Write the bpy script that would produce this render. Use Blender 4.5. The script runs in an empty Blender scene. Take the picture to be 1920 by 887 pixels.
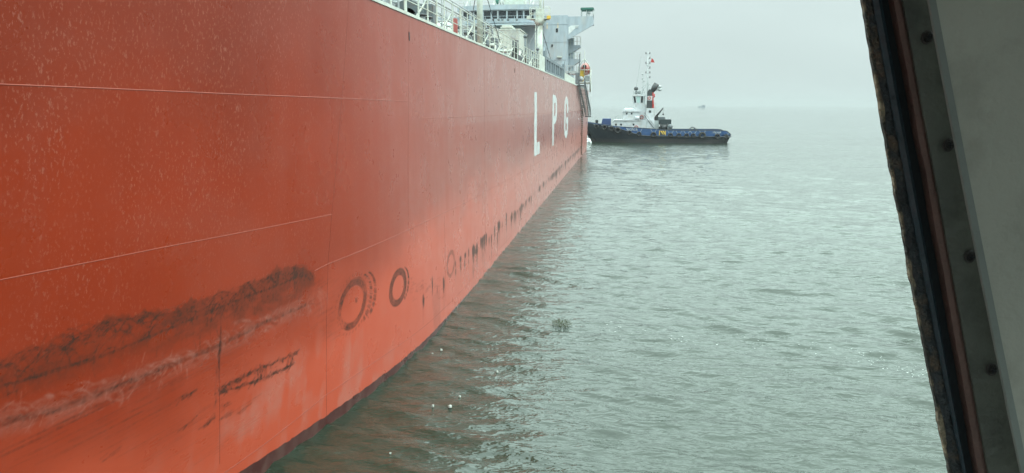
import bpy, bmesh, math, random
import numpy as np
from mathutils import Vector, Matrix
random.seed(7); RNG = np.random.default_rng(7)
S = bpy.context.scene; COL = S.collection

# ------------------------------------------------------------------ camera
F, EYE = 1350.0, 8.6                       # focal length in photo pixels (1920 wide), eye height above the sea
PIT = math.atan(246.5/F); YAW = math.atan(208/F*math.cos(PIT))
FW = Vector((-math.sin(YAW)*math.cos(PIT), math.cos(YAW)*math.cos(PIT), -math.sin(PIT)))
RT = Vector((math.cos(YAW), math.sin(YAW), 0)); UP = RT.cross(FW)
cam = bpy.data.cameras.new('camera'); co = bpy.data.objects.new('camera', cam); COL.objects.link(co)
cam.sensor_width = 36; cam.lens = F*36/1920; cam.clip_start = 0.05; cam.clip_end = 60000
co.matrix_world = Matrix(((RT.x, UP.x, -FW.x, 0), (RT.y, UP.y, -FW.y, 0), (RT.z, UP.z, -FW.z, EYE), (0, 0, 0, 1)))
S.camera = co
def P(px, py, Y):
    """surveying help: the point of the vertical plane at distance Y seen at photo pixel (px, py)"""
    d = FW*F + RT*(px-960) + UP*(443.5-py)
    return d*(Y/d.y) + Vector((0, 0, EYE))
def PX(px, py, X):
    d = FW*F + RT*(px-960) + UP*(443.5-py)
    return d*(X/d.x) + Vector((0, 0, EYE))

# ------------------------------------------------------------------ light
S.view_settings.view_transform = 'Standard'; S.view_settings.look = 'None'
S.view_settings.exposure = 0.0; S.view_settings.gamma = 1.0
SUN_EL, SUN_AZ = math.radians(50), math.radians(104)      # azimuth measured from +Y clockwise
W = bpy.data.worlds.new('World'); S.world = W; W.use_nodes = True
nt = W.node_tree; nt.nodes.clear(); N = nt.nodes.new; L = nt.links.new
out = N('ShaderNodeOutputWorld'); bg = N('ShaderNodeBackground'); L(bg.outputs[0], out.inputs[0])
sky = N('ShaderNodeTexSky'); sky.sky_type = 'NISHITA'; sky.sun_disc = False
sky.sun_elevation = SUN_EL; sky.sun_rotation = SUN_AZ; sky.air_density = 1; sky.dust_density = 6
tc = N('ShaderNodeTexCoord'); sx = N('ShaderNodeSeparateXYZ'); L(tc.outputs['Generated'], sx.inputs[0])
cr = N('ShaderNodeValToRGB'); L(sx.outputs[2], cr.inputs[0])
e = cr.color_ramp.elements; e[0].position = 0.0; e[0].color = (6.9, 8.35, 8.2, 1)
e[1].position = 1.0; e[1].color = (36, 44.5, 43, 1)
for p_, c_ in ((.04, (6.9, 8.3, 8.15, 1)), (.17, (7.3, 8.7, 8.55, 1)), (.27, (16.0, 19.8, 19.2, 1)), (.42, (31, 39.6, 37.6, 1))):
    k = e.new(p_); k.color = c_
ns = N('ShaderNodeTexNoise'); ns.inputs['Scale'].default_value = 2.2; ns.inputs['Detail'].default_value = 5
mpn = N('ShaderNodeMapping'); mpn.inputs['Scale'].default_value = (1, 1, 3.2); L(tc.outputs['Generated'], mpn.inputs[0]); L(mpn.outputs[0], ns.inputs[0])
mr = N('ShaderNodeMapRange'); mr.inputs[1].default_value = .3; mr.inputs[2].default_value = .7; mr.inputs[3].default_value = .935; mr.inputs[4].default_value = 1.06
L(ns.outputs[0], mr.inputs[0])
cm = N('ShaderNodeVectorMath'); cm.operation = 'SCALE'; L(cr.outputs[0], cm.inputs[0]); L(mr.outputs[0], cm.inputs['Scale'])
mx = N('ShaderNodeMix'); mx.data_type = 'RGBA'; mx.inputs[0].default_value = 0.93      # overcast veil over the clear sky
L(sky.outputs[0], mx.inputs[6]); L(cm.outputs[0], mx.inputs[7]); L(mx.outputs[2], bg.inputs[0]); bg.inputs[1].default_value = 0.1
sl = bpy.data.lights.new('sun', 'SUN'); so = bpy.data.objects.new('sun', sl); COL.objects.link(so)
sl.energy = 1.6; sl.angle = math.radians(18); sl.color = (1, .96, .9)
so.rotation_euler = (Vector((math.sin(SUN_AZ)*math.cos(SUN_EL), math.cos(SUN_AZ)*math.cos(SUN_EL), math.sin(SUN_EL)))).to_track_quat('Z', 'Y').to_euler()

# ------------------------------------------------------------------ helpers
def tag(o, label=None, cat=None, group=None, kind=None):
    if label: o['label'] = label
    if cat: o['category'] = cat
    if group: o['group'] = group
    if kind: o['kind'] = kind
    return o
def empty(name, loc=(0, 0, 0)):
    o = bpy.data.objects.new(name, None); COL.objects.link(o); o.location = loc; o.empty_display_size = .3
    return o
class MB:
    """collects shapes, then links them as one mesh object"""
    def __init__(s): s.v = []; s.f = []; s.sm = []
    def add(s, vs, fs, smooth=False):
        b = len(s.v); s.v += [tuple(v) for v in vs]; s.f += [tuple(i+b for i in f) for f in fs]; s.sm += [smooth]*len(fs); return s
    def box(s, x0, x1, y0, y1, z0, z1, bev=0):
        x0, x1 = sorted((x0, x1)); y0, y1 = sorted((y0, y1)); z0, z1 = sorted((z0, z1))
        if not bev:
            return s.add([(x, y, z) for x in (x0, x1) for y in (y0, y1) for z in (z0, z1)],
                [(0, 1, 3, 2), (4, 6, 7, 5), (0, 4, 5, 1), (2, 3, 7, 6), (0, 2, 6, 4), (1, 5, 7, 3)])
        bm = bmesh.new(); bmesh.ops.create_cube(bm, size=1)
        for v in bm.verts: v.co = ((x0+x1)/2+v.co.x*(x1-x0), (y0+y1)/2+v.co.y*(y1-y0), (z0+z1)/2+v.co.z*(z1-z0))
        bmesh.ops.bevel(bm, geom=bm.edges[:], offset=bev, segments=2, affect='EDGES')
        bm.verts.index_update(); s.add([v.co[:] for v in bm.verts], [[v.index for v in f.verts] for f in bm.faces]); bm.free(); return s
    def tube(s, pts, r, n=8, cap=True):
        pts = [Vector(p) for p in pts]; rs = r if isinstance(r, (list, tuple)) else [r]*len(pts)
        b = len(s.v); rings = []
        for i, p in enumerate(pts):
            t = (pts[min(i+1, len(pts)-1)]-pts[max(i-1, 0)]).normalized()
            a = Vector((0, 0, 1)) if abs(t.z) < .9 else Vector((1, 0, 0))
            u = t.cross(a).normalized(); w = t.cross(u)
            for k in range(n):
                an = 2*math.pi*k/n; s.v.append(tuple(p+(u*math.cos(an)+w*math.sin(an))*rs[i]))
        for i in range(len(pts)-1):
            for k in range(n):
                s.f.append((b+i*n+k, b+i*n+(k+1) % n, b+(i+1)*n+(k+1) % n, b+(i+1)*n+k)); s.sm.append(n > 6)
        if cap:
            s.f.append(tuple(b+k for k in range(n))[::-1]); s.f.append(tuple(b+(len(pts)-1)*n+k for k in range(n))); s.sm += [False]*2
        return s
    def prism(s, poly, axis, a, b):
        """polygon in the two other axes, extruded along axis from a to b"""
        def mk(p, t): return (t, p[0], p[1]) if axis == 'x' else (p[0], t, p[1]) if axis == 'y' else (p[0], p[1], t)
        n = len(poly)
        return s.add([mk(p, a) for p in poly]+[mk(p, b) for p in poly],
            [tuple(range(n)), tuple(range(2*n-1, n-1, -1))]+[(i, i+n, (i+1) % n+n, (i+1) % n) for i in range(n)])
    def torus(s, c, R, r, ax='y', n=20, m=8, sc=(1, 1)):
        vs = []
        for i in range(n):
            a = 2*math.pi*i/n
            for j in range(m):
                q = 2*math.pi*j/m; d = R+r*math.cos(q); h = r*math.sin(q)*1.2
                u, w = d*math.cos(a)*sc[0], d*math.sin(a)*sc[1]
                vs.append((c[0]+u, c[1]+h, c[2]+w) if ax == 'y' else (c[0]+h, c[1]+u, c[2]+w) if ax == 'x' else (c[0]+u, c[1]+w, c[2]+h))
        return s.add(vs, [(i*m+j, i*m+(j+1) % m, ((i+1) % n)*m+(j+1) % m, ((i+1) % n)*m+j) for i in range(n) for j in range(m)], True)
    def ball(s, c, r, n=10, sc=(1, 1, 1)):
        vs = []; m = n
        for i in range(m+1):
            th = math.pi*i/m
            for j in range(n): vs.append((c[0]+r*sc[0]*math.sin(th)*math.cos(2*math.pi*j/n), c[1]+r*sc[1]*math.sin(th)*math.sin(2*math.pi*j/n), c[2]+r*sc[2]*math.cos(th)))
        return s.add(vs, [(i*n+j, i*n+(j+1) % n, (i+1)*n+(j+1) % n, (i+1)*n+j) for i in range(m) for j in range(n)], True)
    def build(s, name, mat, parent=None, fix=True):
        me = bpy.data.meshes.new(name); me.from_pydata(s.v, [], s.f); me.materials.append(mat)
        me.polygons.foreach_set('use_smooth', s.sm)
        if fix:
            bm = bmesh.new(); bm.from_mesh(me); bmesh.ops.remove_doubles(bm, verts=bm.verts[:], dist=1e-5)
            bmesh.ops.recalc_face_normals(bm, faces=bm.faces[:]); bm.to_mesh(me); bm.free()
        o = bpy.data.objects.new(name, me); COL.objects.link(o)
        if parent is not None:
            o.parent = parent; mw = Vector(parent.location); p = parent.parent
            while p is not None: mw += Vector(p.location); p = p.parent
            o.location = -mw
        return o

def build_each(mb, name, mt, parent=None):
    """every loose piece of the collected shapes becomes a part of its own"""
    par = list(range(len(mb.v)))
    def find(i):
        while par[i] != i: par[i] = par[par[i]]; i = par[i]
        return i
    for f in mb.f:
        for j in f[1:]: par[find(f[0])] = find(j)
    groups = {}
    for f, sm in zip(mb.f, mb.sm): groups.setdefault(find(f[0]), []).append((f, sm))
    for g in groups.values():
        ids = sorted({i for f, _ in g for i in f}); mp = {i: k for k, i in enumerate(ids)}
        m = MB(); m.v = [mb.v[i] for i in ids]; m.f = [tuple(mp[i] for i in f) for f, _ in g]; m.sm = [q for _, q in g]; m.build(name, mt, parent)

def mat(name, col, rough=.5, metal=0, var=.12, scale=2.0, bump=0, bscale=20, dirt=None, dirt_amt=.5, dscale=3, stretch=(1, 1, 1), spec=.5):
    m = bpy.data.materials.new(name); m.use_nodes = True; t = m.node_tree; b = t.nodes['Principled BSDF']
    tc = t.nodes.new('ShaderNodeTexCoord'); mp = t.nodes.new('ShaderNodeMapping'); mp.inputs['Scale'].default_value = stretch
    t.links.new(tc.outputs['Object'], mp.inputs[0])
    n1 = t.nodes.new('ShaderNodeTexNoise'); n1.inputs['Scale'].default_value = scale; n1.inputs['Detail'].default_value = 6; t.links.new(mp.outputs[0], n1.inputs[0])
    hs = t.nodes.new('ShaderNodeMapRange'); hs.inputs[1].default_value = .3; hs.inputs[2].default_value = .7; hs.inputs[3].default_value = 1-var; hs.inputs[4].default_value = 1+var
    t.links.new(n1.outputs[0], hs.inputs[0])
    sc = t.nodes.new('ShaderNodeVectorMath'); sc.operation = 'SCALE'; sc.inputs[0].default_value = col[:3]; t.links.new(hs.outputs[0], sc.inputs['Scale'])
    last = sc.outputs[0]
    if dirt:
        n2 = t.nodes.new('ShaderNodeTexNoise'); n2.inputs['Scale'].default_value = dscale; n2.inputs['Detail'].default_value = 8; n2.inputs['Roughness'].default_value = .65; t.links.new(mp.outputs[0], n2.inputs[0])
        r2 = t.nodes.new('ShaderNodeMapRange'); r2.inputs[1].default_value = .5; r2.inputs[2].default_value = .68; r2.inputs[4].default_value = dirt_amt; t.links.new(n2.outputs[0], r2.inputs[0])
        mx = t.nodes.new('ShaderNodeMix'); mx.data_type = 'RGBA'; t.links.new(r2.outputs[0], mx.inputs[0]); t.links.new(last, mx.inputs[6]); mx.inputs[7].default_value = (*dirt, 1); last = mx.outputs[2]
    t.links.new(last, b.inputs['Base Color'])
    b.inputs['Roughness'].default_value = rough; b.inputs['Metallic'].default_value = metal; b.inputs['Specular IOR Level'].default_value = spec
    if bump:
        n3 = t.nodes.new('ShaderNodeTexNoise'); n3.inputs['Scale'].default_value = bscale; n3.inputs['Detail'].default_value = 6; t.links.new(tc.outputs['Object'], n3.inputs[0])
        bp = t.nodes.new('ShaderNodeBump'); bp.inputs['Strength'].default_value = bump; bp.inputs['Distance'].default_value = .02; t.links.new(n3.outputs[0], bp.inputs['Height']); t.links.new(bp.outputs[0], b.inputs['Normal'])
    return m
M = dict(
    cream=mat('deck_paint_cream', (.46, .50, .45), .5, dirt=(.30, .16, .07), dirt_amt=.35, dscale=2.5),
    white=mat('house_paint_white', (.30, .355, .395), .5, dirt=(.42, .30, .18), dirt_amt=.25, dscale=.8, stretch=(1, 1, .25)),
    grey=mat('deck_gear_grey', (.10, .12, .13), .55, dirt=(.2, .1, .05), dirt_amt=.3),
    dgrey=mat('dark_machinery', (.030, .036, .04), .5, dirt=(.12, .07, .04), dirt_amt=.4),
    glass=mat('dark_glass', (.012, .016, .022), .08, var=.3, spec=.6),
    pale_glass=mat('pale_glass', (.45, .6, .58), .15),
    black=mat('black_rubber', (.018, .018, .02), .75, bump=.4, dirt=(.07, .065, .06), dirt_amt=.7),
    tyre=mat('tyre_rubber', (.018, .018, .02), .85, bump=.5, dirt=(.07, .07, .065), dirt_amt=.7, dscale=2),
    blue=mat('tug_blue', (.024, .070, .19), .4, dirt=(.06, .10, .16), dirt_amt=.5, dscale=1.2),
    tblack=mat('tug_black', (.012, .017, .026), .45, dirt=(.035, .04, .045), dirt_amt=.6, dscale=1.0),
    boot=mat('tug_boottop', (.035, .034, .038), .6, dirt=(.08, .055, .045), dirt_amt=.6, dscale=.8, stretch=(.3, 1, 1)),
    twhite=mat('tug_white', (.47, .49, .51), .4, dirt=(.45, .36, .26), dirt_amt=.3, dscale=1.2),
    orange=mat('lifeboat_orange', (.30, .045, .03), .4, dirt=(.2, .06, .03)),
    yellow=mat('yellow_paint', (.62, .40, .05), .5),
    red=mat('red_paint', (.42, .035, .03), .5),
    green=mat('green_canvas', (.03, .13, .10), .8),
    letter=mat('letter_white', (.47, .50, .50), .45, dirt=(.36, .22, .19), dirt_amt=.6, dscale=1.1),
    rope=mat('ladder_brown', (.10, .075, .05), .8),
    alu=mat('weathered_grey_metal', (.16, .16, .15), .5, metal=.2, dirt=(.12, .08, .05)),
    lgrey=mat('pale_grey_metal', (.34, .37, .37), .45))

# ------------------------------------------------------------------ sea
WV = []
for i in range(72):
    lam = 0.42*(1.07**i)*random.uniform(.92, 1.08)
    if lam > 12: lam = random.uniform(.5, 3)
    a = math.radians(random.gauss(71, 17)); amp = 0.0120*lam**.85/(1+(lam/1.35)**2)**.85
    WV.append((2*math.pi/lam*math.cos(a), 2*math.pi/lam*math.sin(a), amp, random.uniform(0, 6.28), lam))
def axis(lo, hi, step, grow, far_lo, far_hi):
    a = list(np.arange(lo, hi, step)); x, d = a[-1], step
    while x < far_hi: d *= grow; x += d; a.append(x)
    x, d = a[0], step; b = []
    while x > far_lo: d *= grow*1.05 if grow < 1.01 else grow; x -= d; b.append(x)
    return np.array(b[::-1]+a)
gx = axis(-9, 22, .17, 1.024, -24000, 24000); gy = axis(13, 36, .10, 1.0052, -24000, 24000)
dX = np.gradient(gx); dY = np.gradient(gy)
GX, GY = np.meshgrid(gx, gy); DX, DY = np.meshgrid(dX, dY); Z = np.zeros_like(GX)
SX = np.zeros_like(GX); SY = np.zeros_like(GX)
for kx, ky, amp, ph, lam in WV:
    spx = 2*math.pi/max(abs(kx), 1e-3); spy = 2*math.pi/max(abs(ky), 1e-3)
    att = np.clip((spx/DX-3)/4, 0, 1)*np.clip((spy/DY-2.2)/3, 0, 1)
    sh = .75+.25*np.clip((GX+6.5)/7, 0, 1)                    # calmer in the lee of the ship
    arg = kx*GX+ky*GY+ph+.6*np.sin(.21*GX+.13*GY+ph)
    Z += att*amp*sh*np.sin(arg); k = math.hypot(kx, ky)
    SX += att*amp*sh*.9*kx/k*np.cos(arg); SY += att*amp*sh*.9*ky/k*np.cos(arg)
nx, ny = len(gx), len(gy)
verts = np.stack([GX+SX, GY+SY, Z], -1).reshape(-1, 3).astype(np.float32)
idx = np.arange(nx*ny).reshape(ny, nx)
quads = np.stack([idx[:-1, :-1], idx[:-1, 1:], idx[1:, 1:], idx[1:, :-1]], -1).reshape(-1, 4)
def grid_mesh(name, verts, quads, material, smooth=True):
    me = bpy.data.meshes.new(name); me.vertices.add(len(verts)); me.vertices.foreach_set('co', verts.ravel())
    me.loops.add(quads.size); me.loops.foreach_set('vertex_index', quads.ravel().astype(np.int32))
    me.polygons.add(len(quads)); me.polygons.foreach_set('loop_start', np.arange(0, quads.size, 4, dtype=np.int32))
    me.polygons.foreach_set('loop_total', np.full(len(quads), 4, dtype=np.int32)); me.polygons.foreach_set('use_smooth', np.full(len(quads), smooth))
    me.materials.append(material); me.update(); me.validate()
    o = bpy.data.objects.new(name, me); COL.objects.link(o); return o
wm = bpy.data.materials.new('sea_water'); wm.use_nodes = True; t = wm.node_tree; b = t.nodes['Principled BSDF']; n_ = t.nodes.new; l_ = t.links.new
tc = n_('ShaderNodeTexCoord')
def noise(sc, st, det=4, rot=0, ro=.55):
    mp = n_('ShaderNodeMapping'); mp.inputs['Scale'].default_value = st; mp.inputs['Rotation'].default_value = (0, 0, rot); l_(tc.outputs['Object'], mp.inputs[0])
    q = n_('ShaderNodeTexNoise'); q.inputs['Scale'].default_value = sc; q.inputs['Detail'].default_value = det; q.inputs['Roughness'].default_value = ro; l_(mp.outputs[0], q.inputs[0]); return q
def mth(op, a, c=None):
    q = n_('ShaderNodeMath'); q.operation = op
    for i, s_ in enumerate((a, c)):
        if s_ is None: continue
        if isinstance(s_, (int, float)): q.inputs[i].default_value = s_
        else: l_(s_, q.inputs[i])
    return q.outputs[0]
def ridge(nd): return mth('SUBTRACT', 1.0, mth('ABSOLUTE', mth('SUBTRACT', mth('MULTIPLY', nd.outputs[0], 3.0), 1.5)))
w0 = noise(.62, (.45, 1.25, 1), 2, math.radians(20), .5); w1 = noise(1.5, (.5, 1.3, 1), 2, math.radians(14), .5); w2 = noise(4.2, (.55, 1.3, 1), 2, math.radians(-6), .5); w3 = noise(11, (.7, 1.2, 1), 1, math.radians(30), .5)
hh = mth('ADD', mth('ADD', mth('MULTIPLY', ridge(w0), .045), mth('MULTIPLY', ridge(w1), .046)), mth('ADD', mth('MULTIPLY', ridge(w2), .020), mth('MULTIPLY', w3.outputs[0], .010)))
pt = noise(.045, (.5, 1.6, 1), 3)
mrp = n_('ShaderNodeMapRange'); mrp.inputs[1].default_value = .35; mrp.inputs[2].default_value = .65; mrp.inputs[3].default_value = .6; mrp.inputs[4].default_value = 1; l_(pt.outputs[0], mrp.inputs[0])
bp = n_('ShaderNodeBump'); bp.inputs['Distance'].default_value = 1.0; l_(hh, bp.inputs['Height']); l_(mrp.outputs[0], bp.inputs['Strength'])
l_(bp.outputs[0], b.inputs['Normal'])
b.inputs['Base Color'].default_value = (.021, .032, .021, 1); b.inputs['Roughness'].default_value = .02; b.inputs['IOR'].default_value = 1.55
sea = grid_mesh('sea', verts, quads, wm); tag(sea, kind='structure')

# ------------------------------------------------------------------ haze
hz = bpy.data.materials.new('haze_air'); hz.use_nodes = True; t2 = hz.node_tree; t2.nodes.clear()
o2 = t2.nodes.new('ShaderNodeOutputMaterial'); pv = t2.nodes.new('ShaderNodeVolumePrincipled'); t2.links.new(pv.outputs[0], o2.inputs['Volume'])
pv.inputs['Color'].default_value = (.50, .515, .52, 1); pv.inputs['Density'].default_value = .00025; pv.inputs['Anisotropy'].default_value = 0
haze = MB().box(-23000, 23000, -23000, 23000, -1.2, 46).build('haze', hz); tag(haze, kind='stuff')

# ------------------------------------------------------------------ the gas carrier
DX0, BEAM, YSTERN, DECK = 6.85, 30.0, 148.0, 11.42
def off(Y, z):
    yc = 26-.6*np.clip(z, 0, 12); a = .0205-.0006*np.clip(z, 0, 12)
    o = a*np.maximum(yc-Y, 0)**1.755
    rs = np.maximum(Y-(133+1.2*np.clip(z, 0, 12)), 0); o = o+.0009*rs**2           # fining towards the stern
    return np.minimum(o, BEAM/2)
def HX(Y, z): return -(DX0+off(Y, z))
def hullhit(px, py):
    d = FW*F + RT*(px-960) + UP*(443.5-py); X = -DX0
    for _ in range(12):
        tt = X/d.x; Y = d.y*tt; z = d.z*tt+EYE; X = .5*X+.5*float(HX(Y, z))
    return Y, z
# --- scuff marks left by tug fenders, rasterised on the hull (Y, z)
SY0, SY1, SZ0, SZ1, SD = 7.0, 138.0, 0.1, 6.6, .018
sy = np.concatenate([np.arange(SY0, 20, SD), np.arange(20, 32, .03), np.arange(32, 60, .07), np.arange(60, SY1, .22)]); sz = np.arange(SZ0, SZ1, SD)
DARK = np.zeros((len(sz), len(sy))); PALE = np.zeros_like(DARK); BURN = np.zeros_like(DARK)
def seg(A, p, q, w, amt, taper=False):
    y0, y1 = sorted((p[0], q[0])); z0, z1 = sorted((p[1], q[1])); m = w*2.5+SD
    i0, i1 = np.searchsorted(sy, (y0-m, y1+m)); j0, j1 = np.searchsorted(sz, (z0-m, z1+m))
    if i1 <= i0 or j1 <= j0: return
    yy, zz = np.meshgrid(sy[i0:i1], sz[j0:j1]); dy, dz = q[0]-p[0], q[1]-p[1]; l2 = dy*dy+dz*dz+1e-9
    tt = np.clip(((yy-p[0])*dy+(zz-p[1])*dz)/l2, 0, 1); d = np.hypot(yy-p[0]-tt*dy, zz-p[1]-tt*dz)
    g = amt*np.exp(-(d/w)**2)
    A[j0:j1, i0:i1] = np.maximum(A[j0:j1, i0:i1], g) if not taper else A[j0:j1, i0:i1]+g*(1-A[j0:j1, i0:i1])
def curve(A, pts, w, amt, jit=0, acc=True):
    for k in range(len(pts)-1):
        seg(A, pts[k], pts[k+1], w, amt*(1-jit*random.random()), acc)
def ellipse(A, c, ry, rz, a0, a1, w, amt, n=26, jit=.5):
    pts = [(c[0]+ry*math.cos(a), c[1]+rz*math.sin(a)) for a in np.linspace(a0, a1, n)]; curve(A, pts, w, amt, jit)
def smooth_noise(shape, cy, cz, octs=3):
    R = np.zeros(shape); amp = 1; tot = 0
    for o in range(octs):
        ny_, nz_ = int(shape[1]/cy)+3, int(shape[0]/cz)+3; g = RNG.random((nz_, ny_))
        u = np.arange(shape[1])/cy; v = np.arange(shape[0])/cz; iu = u.astype(int); iv = v.astype(int); fu = u-iu; fv = v-iv
        fu = fu*fu*(3-2*fu); fv = fv*fv*(3-2*fv)
        A = g[iv][:, iu]*(1-fu)+g[iv][:, iu+1]*fu; B = g[iv+1][:, iu]*(1-fu)+g[iv+1][:, iu+1]*fu
        R += amp*(A*(1-fv)[:, None]+B*fv[:, None]); tot += amp; amp *= .55; cy = max(cy/2, 1.01); cz = max(cz/2, 1.01)
    return R/tot
def hline(pts):                                  # photo trace -> function z(Y) on the hull
    q = sorted(hullhit(*p) for p in pts); ys = [a for a, b_ in q]; zs = [b_ for a, b_ in q]
    return lambda Y: np.interp(Y, ys, zs)
band_top = hline([(-60, 700), (0, 678), (80, 640), (150, 612), (250, 590), (330, 575), (420, 548), (490, 522), (540, 500), (575, 500), (590, 520)])
band_mid = hline([(-60, 735), (0, 726), (200, 665), (415, 575), (590, 508)])
band_low = hline([(-60, 800), (0, 770), (200, 700), (400, 640), (480, 612), (600, 548)])
pale_mid = hline([(-60, 830), (0, 795), (130, 765), (250, 715), (400, 655), (500, 605), (600, 562)])
Yend = hullhit(590, 520)[0]; Yr = hullhit(600, 560)[0]
nz1 = smooth_noise(DARK.shape, 46, 20, 4); nz2 = smooth_noise(DARK.shape, 16, 9, 3)
YY, ZZ = np.meshgrid(sy, sz)
wob = lambda y: .05*np.sin(y*3.1)+.045*np.sin(y*7.3+1)+.03*np.sin(y*17+2)+.02*np.sin(y*41)
tb, lb, pm = band_top(YY)+wob(YY)+.10*(nz1-.5), band_low(YY), pale_mid(YY)
inb = np.clip((tb+.02-ZZ)/.05, 0, 1)*np.clip((ZZ-lb)/.35, 0, 1)*np.clip((Yend+.1-YY)/.25, 0, 1)
core = np.clip(1-np.abs(ZZ-(tb-.12))/.38, 0, 1)
DARK = np.maximum(DARK, inb*np.clip((nz1*.8+nz2*.75-.66)*1.9+core*.03, 0, .32))
BURN = np.maximum(BURN, inb*np.clip(.75+1.8*(nz1-.45), 0, 1))
for k in range(300):                             # overlapping arcs of tyre tread along the band
    Yc = 7.5+(Yend-7.7)*random.random()**.8; zt = float(band_top(Yc))+random.uniform(-.02, .07); r = random.uniform(.25, .62)
    c = (Yc, zt-r*1.02-abs(random.gauss(0, .14))); a = math.pi/2+random.gauss(.1, .7); s_ = random.uniform(.25, .9)
    ellipse(DARK, c, r*random.uniform(.7, 1.15), r, a-s_, a+s_, random.uniform(.008, .016), random.uniform(.15, .55), 16, .6)
for k in range(90):                              # the last and strongest rub, towards the right end
    Yc = Yend-random.uniform(.15, 2.6); zt = float(band_top(Yc)); r = random.uniform(.3, .6); s_ = random.uniform(.3, .8)
    ellipse(DARK, (Yc-.1, zt-r-random.uniform(0, .22)), r*.6, r, math.pi*.42-s_, math.pi*.42+s_, random.uniform(.010, .024), random.uniform(.10, .30), 10, .6)
for k in range(5):
    o_ = random.uniform(-.03, .03)*(k > 0); pts = [(y, float(band_mid(y))+o_+random.gauss(0, .006)) for y in np.arange(7, Yend-.1, .25)]
    curve(DARK, pts, .014 if k else .02, .34 if k else .6, .7)
for k in range(170):                             # whitish scraped paint in fan shaped wipes
    Yc = random.uniform(7.3, Yr+.1); zc = float(pale_mid(Yc))+random.gauss(0, .11); r = random.uniform(.12, .4); a = random.uniform(.2, 1.5); s_ = random.uniform(.25, .7)
    ellipse(PALE, (Yc, zc-r*.6), r*1.1, r, a-s_, a+s_, random.uniform(.012, .035), random.uniform(.06, .20), 8, .6)
PALE = np.maximum(PALE, np.clip(1-np.abs(ZZ-pm)/.30, 0, 1)*np.clip((nz1+nz2-.86)*1.5, 0, .30)*np.clip((Yr-YY)/.6, 0, 1))
BURN = np.maximum(BURN, np.clip(1-np.abs(ZZ-pm-.05)/.34, 0, 1)*.6*np.clip((Yr-YY)/.6, 0, 1))
for k in range(3):
    pts = [(y, float(pale_mid(y))+.03*k+random.gauss(0, .008)) for y in np.arange(7, Yr-.5, .3)]; curve(DARK, pts, .03, .32, .6)
for k in range(240):                             # long fine sliding scratches below
    p = hullhit(random.uniform(-40, 430), random.uniform(640, 880)); 
    if p[1] > float(pale_mid(p[0]))+.05: continue
    ln = random.uniform(.3, 1.8); sl_ = .06+random.gauss(0, .01); curve(DARK, [p, (p[0]+ln, p[1]+sl_*ln)], random.uniform(.008, .022), random.uniform(.06, .25), .3)
pc = [hullhit(*q) for q in ((410, 728), (480, 695), (556, 662))]; pd = [hullhit(*q) for q in ((412, 737), (480, 715), (548, 685))]
lerp2 = lambda A_, u: (np.interp(u, [0, .5, 1], [p_[0] for p_ in A_]), np.interp(u, [0, .5, 1], [p_[1] for p_ in A_]))
for A_ in (pc, pd):
    for k in range(75):
        u = random.random(); c = lerp2(A_, u); l = random.uniform(.03, .16); th = random.gauss(.12, .35)
        curve(DARK, [(c[0]-l*math.cos(th), c[1]+random.gauss(0, .025)-l*math.sin(th)), (c[0]+l*math.cos(th), c[1]+random.gauss(0, .02)+l*math.sin(th))], random.uniform(.012, .03), random.uniform(.3, .8), .3)
for k in range(60):
    u = random.choice((random.gauss(.1, .09), random.gauss(.1, .09), random.gauss(.93, .04), random.gauss(.55, .03), random.random())); u = min(max(u, 0), 1); a_, c_ = lerp2(pc, u), lerp2(pd, u); v0, v1_ = sorted((random.random(), random.random()))
    curve(DARK, [(a_[0]+(c_[0]-a_[0])*v0, a_[1]+(c_[1]-a_[1])*v0), (a_[0]+(c_[0]-a_[0])*v1_+random.gauss(.03, .03), a_[1]+(c_[1]-a_[1])*v1_)], random.uniform(.012, .03), random.uniform(.3, .7), .3)
for q, n_s in (((345, 748), 12), ((388, 795), 10), ((418, 765), 6), ((452, 770), 4), ((210, 852), 4), ((420, 782), 5), ((345, 800), 4)):
    c = hullhit(*q)
    for k in range(n_s):
        c2 = (c[0]+random.gauss(0, .10), c[1]+random.gauss(0, .05)); curve(DARK, [c2, (c2[0]+random.uniform(.05, .25), c2[1]+random.uniform(0, .06))], .022, random.uniform(.2, .5))
ysm, _ = hullhit(412, 650)
for k in range(26):                              # rubbed vertical weld
    z = random.uniform(2.2, 4.7); curve(DARK, [(ysm+random.gauss(0, .03), z), (ysm+random.gauss(0, .03), z-random.uniform(.1, .5))], .018, .4, .4)
for k in range(90):                              # smears around the end of the band
    p = hullhit(random.gauss(612, 16), random.uniform(530, 640)); curve(DARK, [p, (p[0]+random.uniform(.1, .7), p[1]+random.uniform(.0, .09))], random.uniform(.015, .04), random.uniform(.05, .16), .3)
nzf = smooth_noise(DARK.shape, 9, 8, 3); nzb = smooth_noise(DARK.shape, 46, 40, 3)
def annulus(c, ry, rz, r0, r1, amt, rough_=.6, tread=0):
    i0, i1 = np.searchsorted(sy, (c[0]-ry*1.3, c[0]+ry*1.3)); j0, j1 = np.searchsorted(sz, (c[1]-rz*1.3, c[1]+rz*1.3))
    yy, zz = np.meshgrid(sy[i0:i1], sz[j0:j1]); u = (yy-c[0])/ry; v = (zz-c[1])/rz; rho = np.hypot(u, v); th = np.arctan2(v, u)
    rho = rho+.05*(nzb[j0:j1, i0:i1]-.5)
    g = np.clip((rho-r0)/.06, 0, 1)*np.clip((r1-rho)/.06, 0, 1)*(1-rough_+rough_*np.clip((nzf[j0:j1, i0:i1]*.5+nzb[j0:j1, i0:i1]-.45)*2.6, 0, 1))
    if tread: g = g*(np.sin(th*tread+rho*9) > -.1)
    DARK[j0:j1, i0:i1] = np.maximum(DARK[j0:j1, i0:i1], g*amt)
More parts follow.
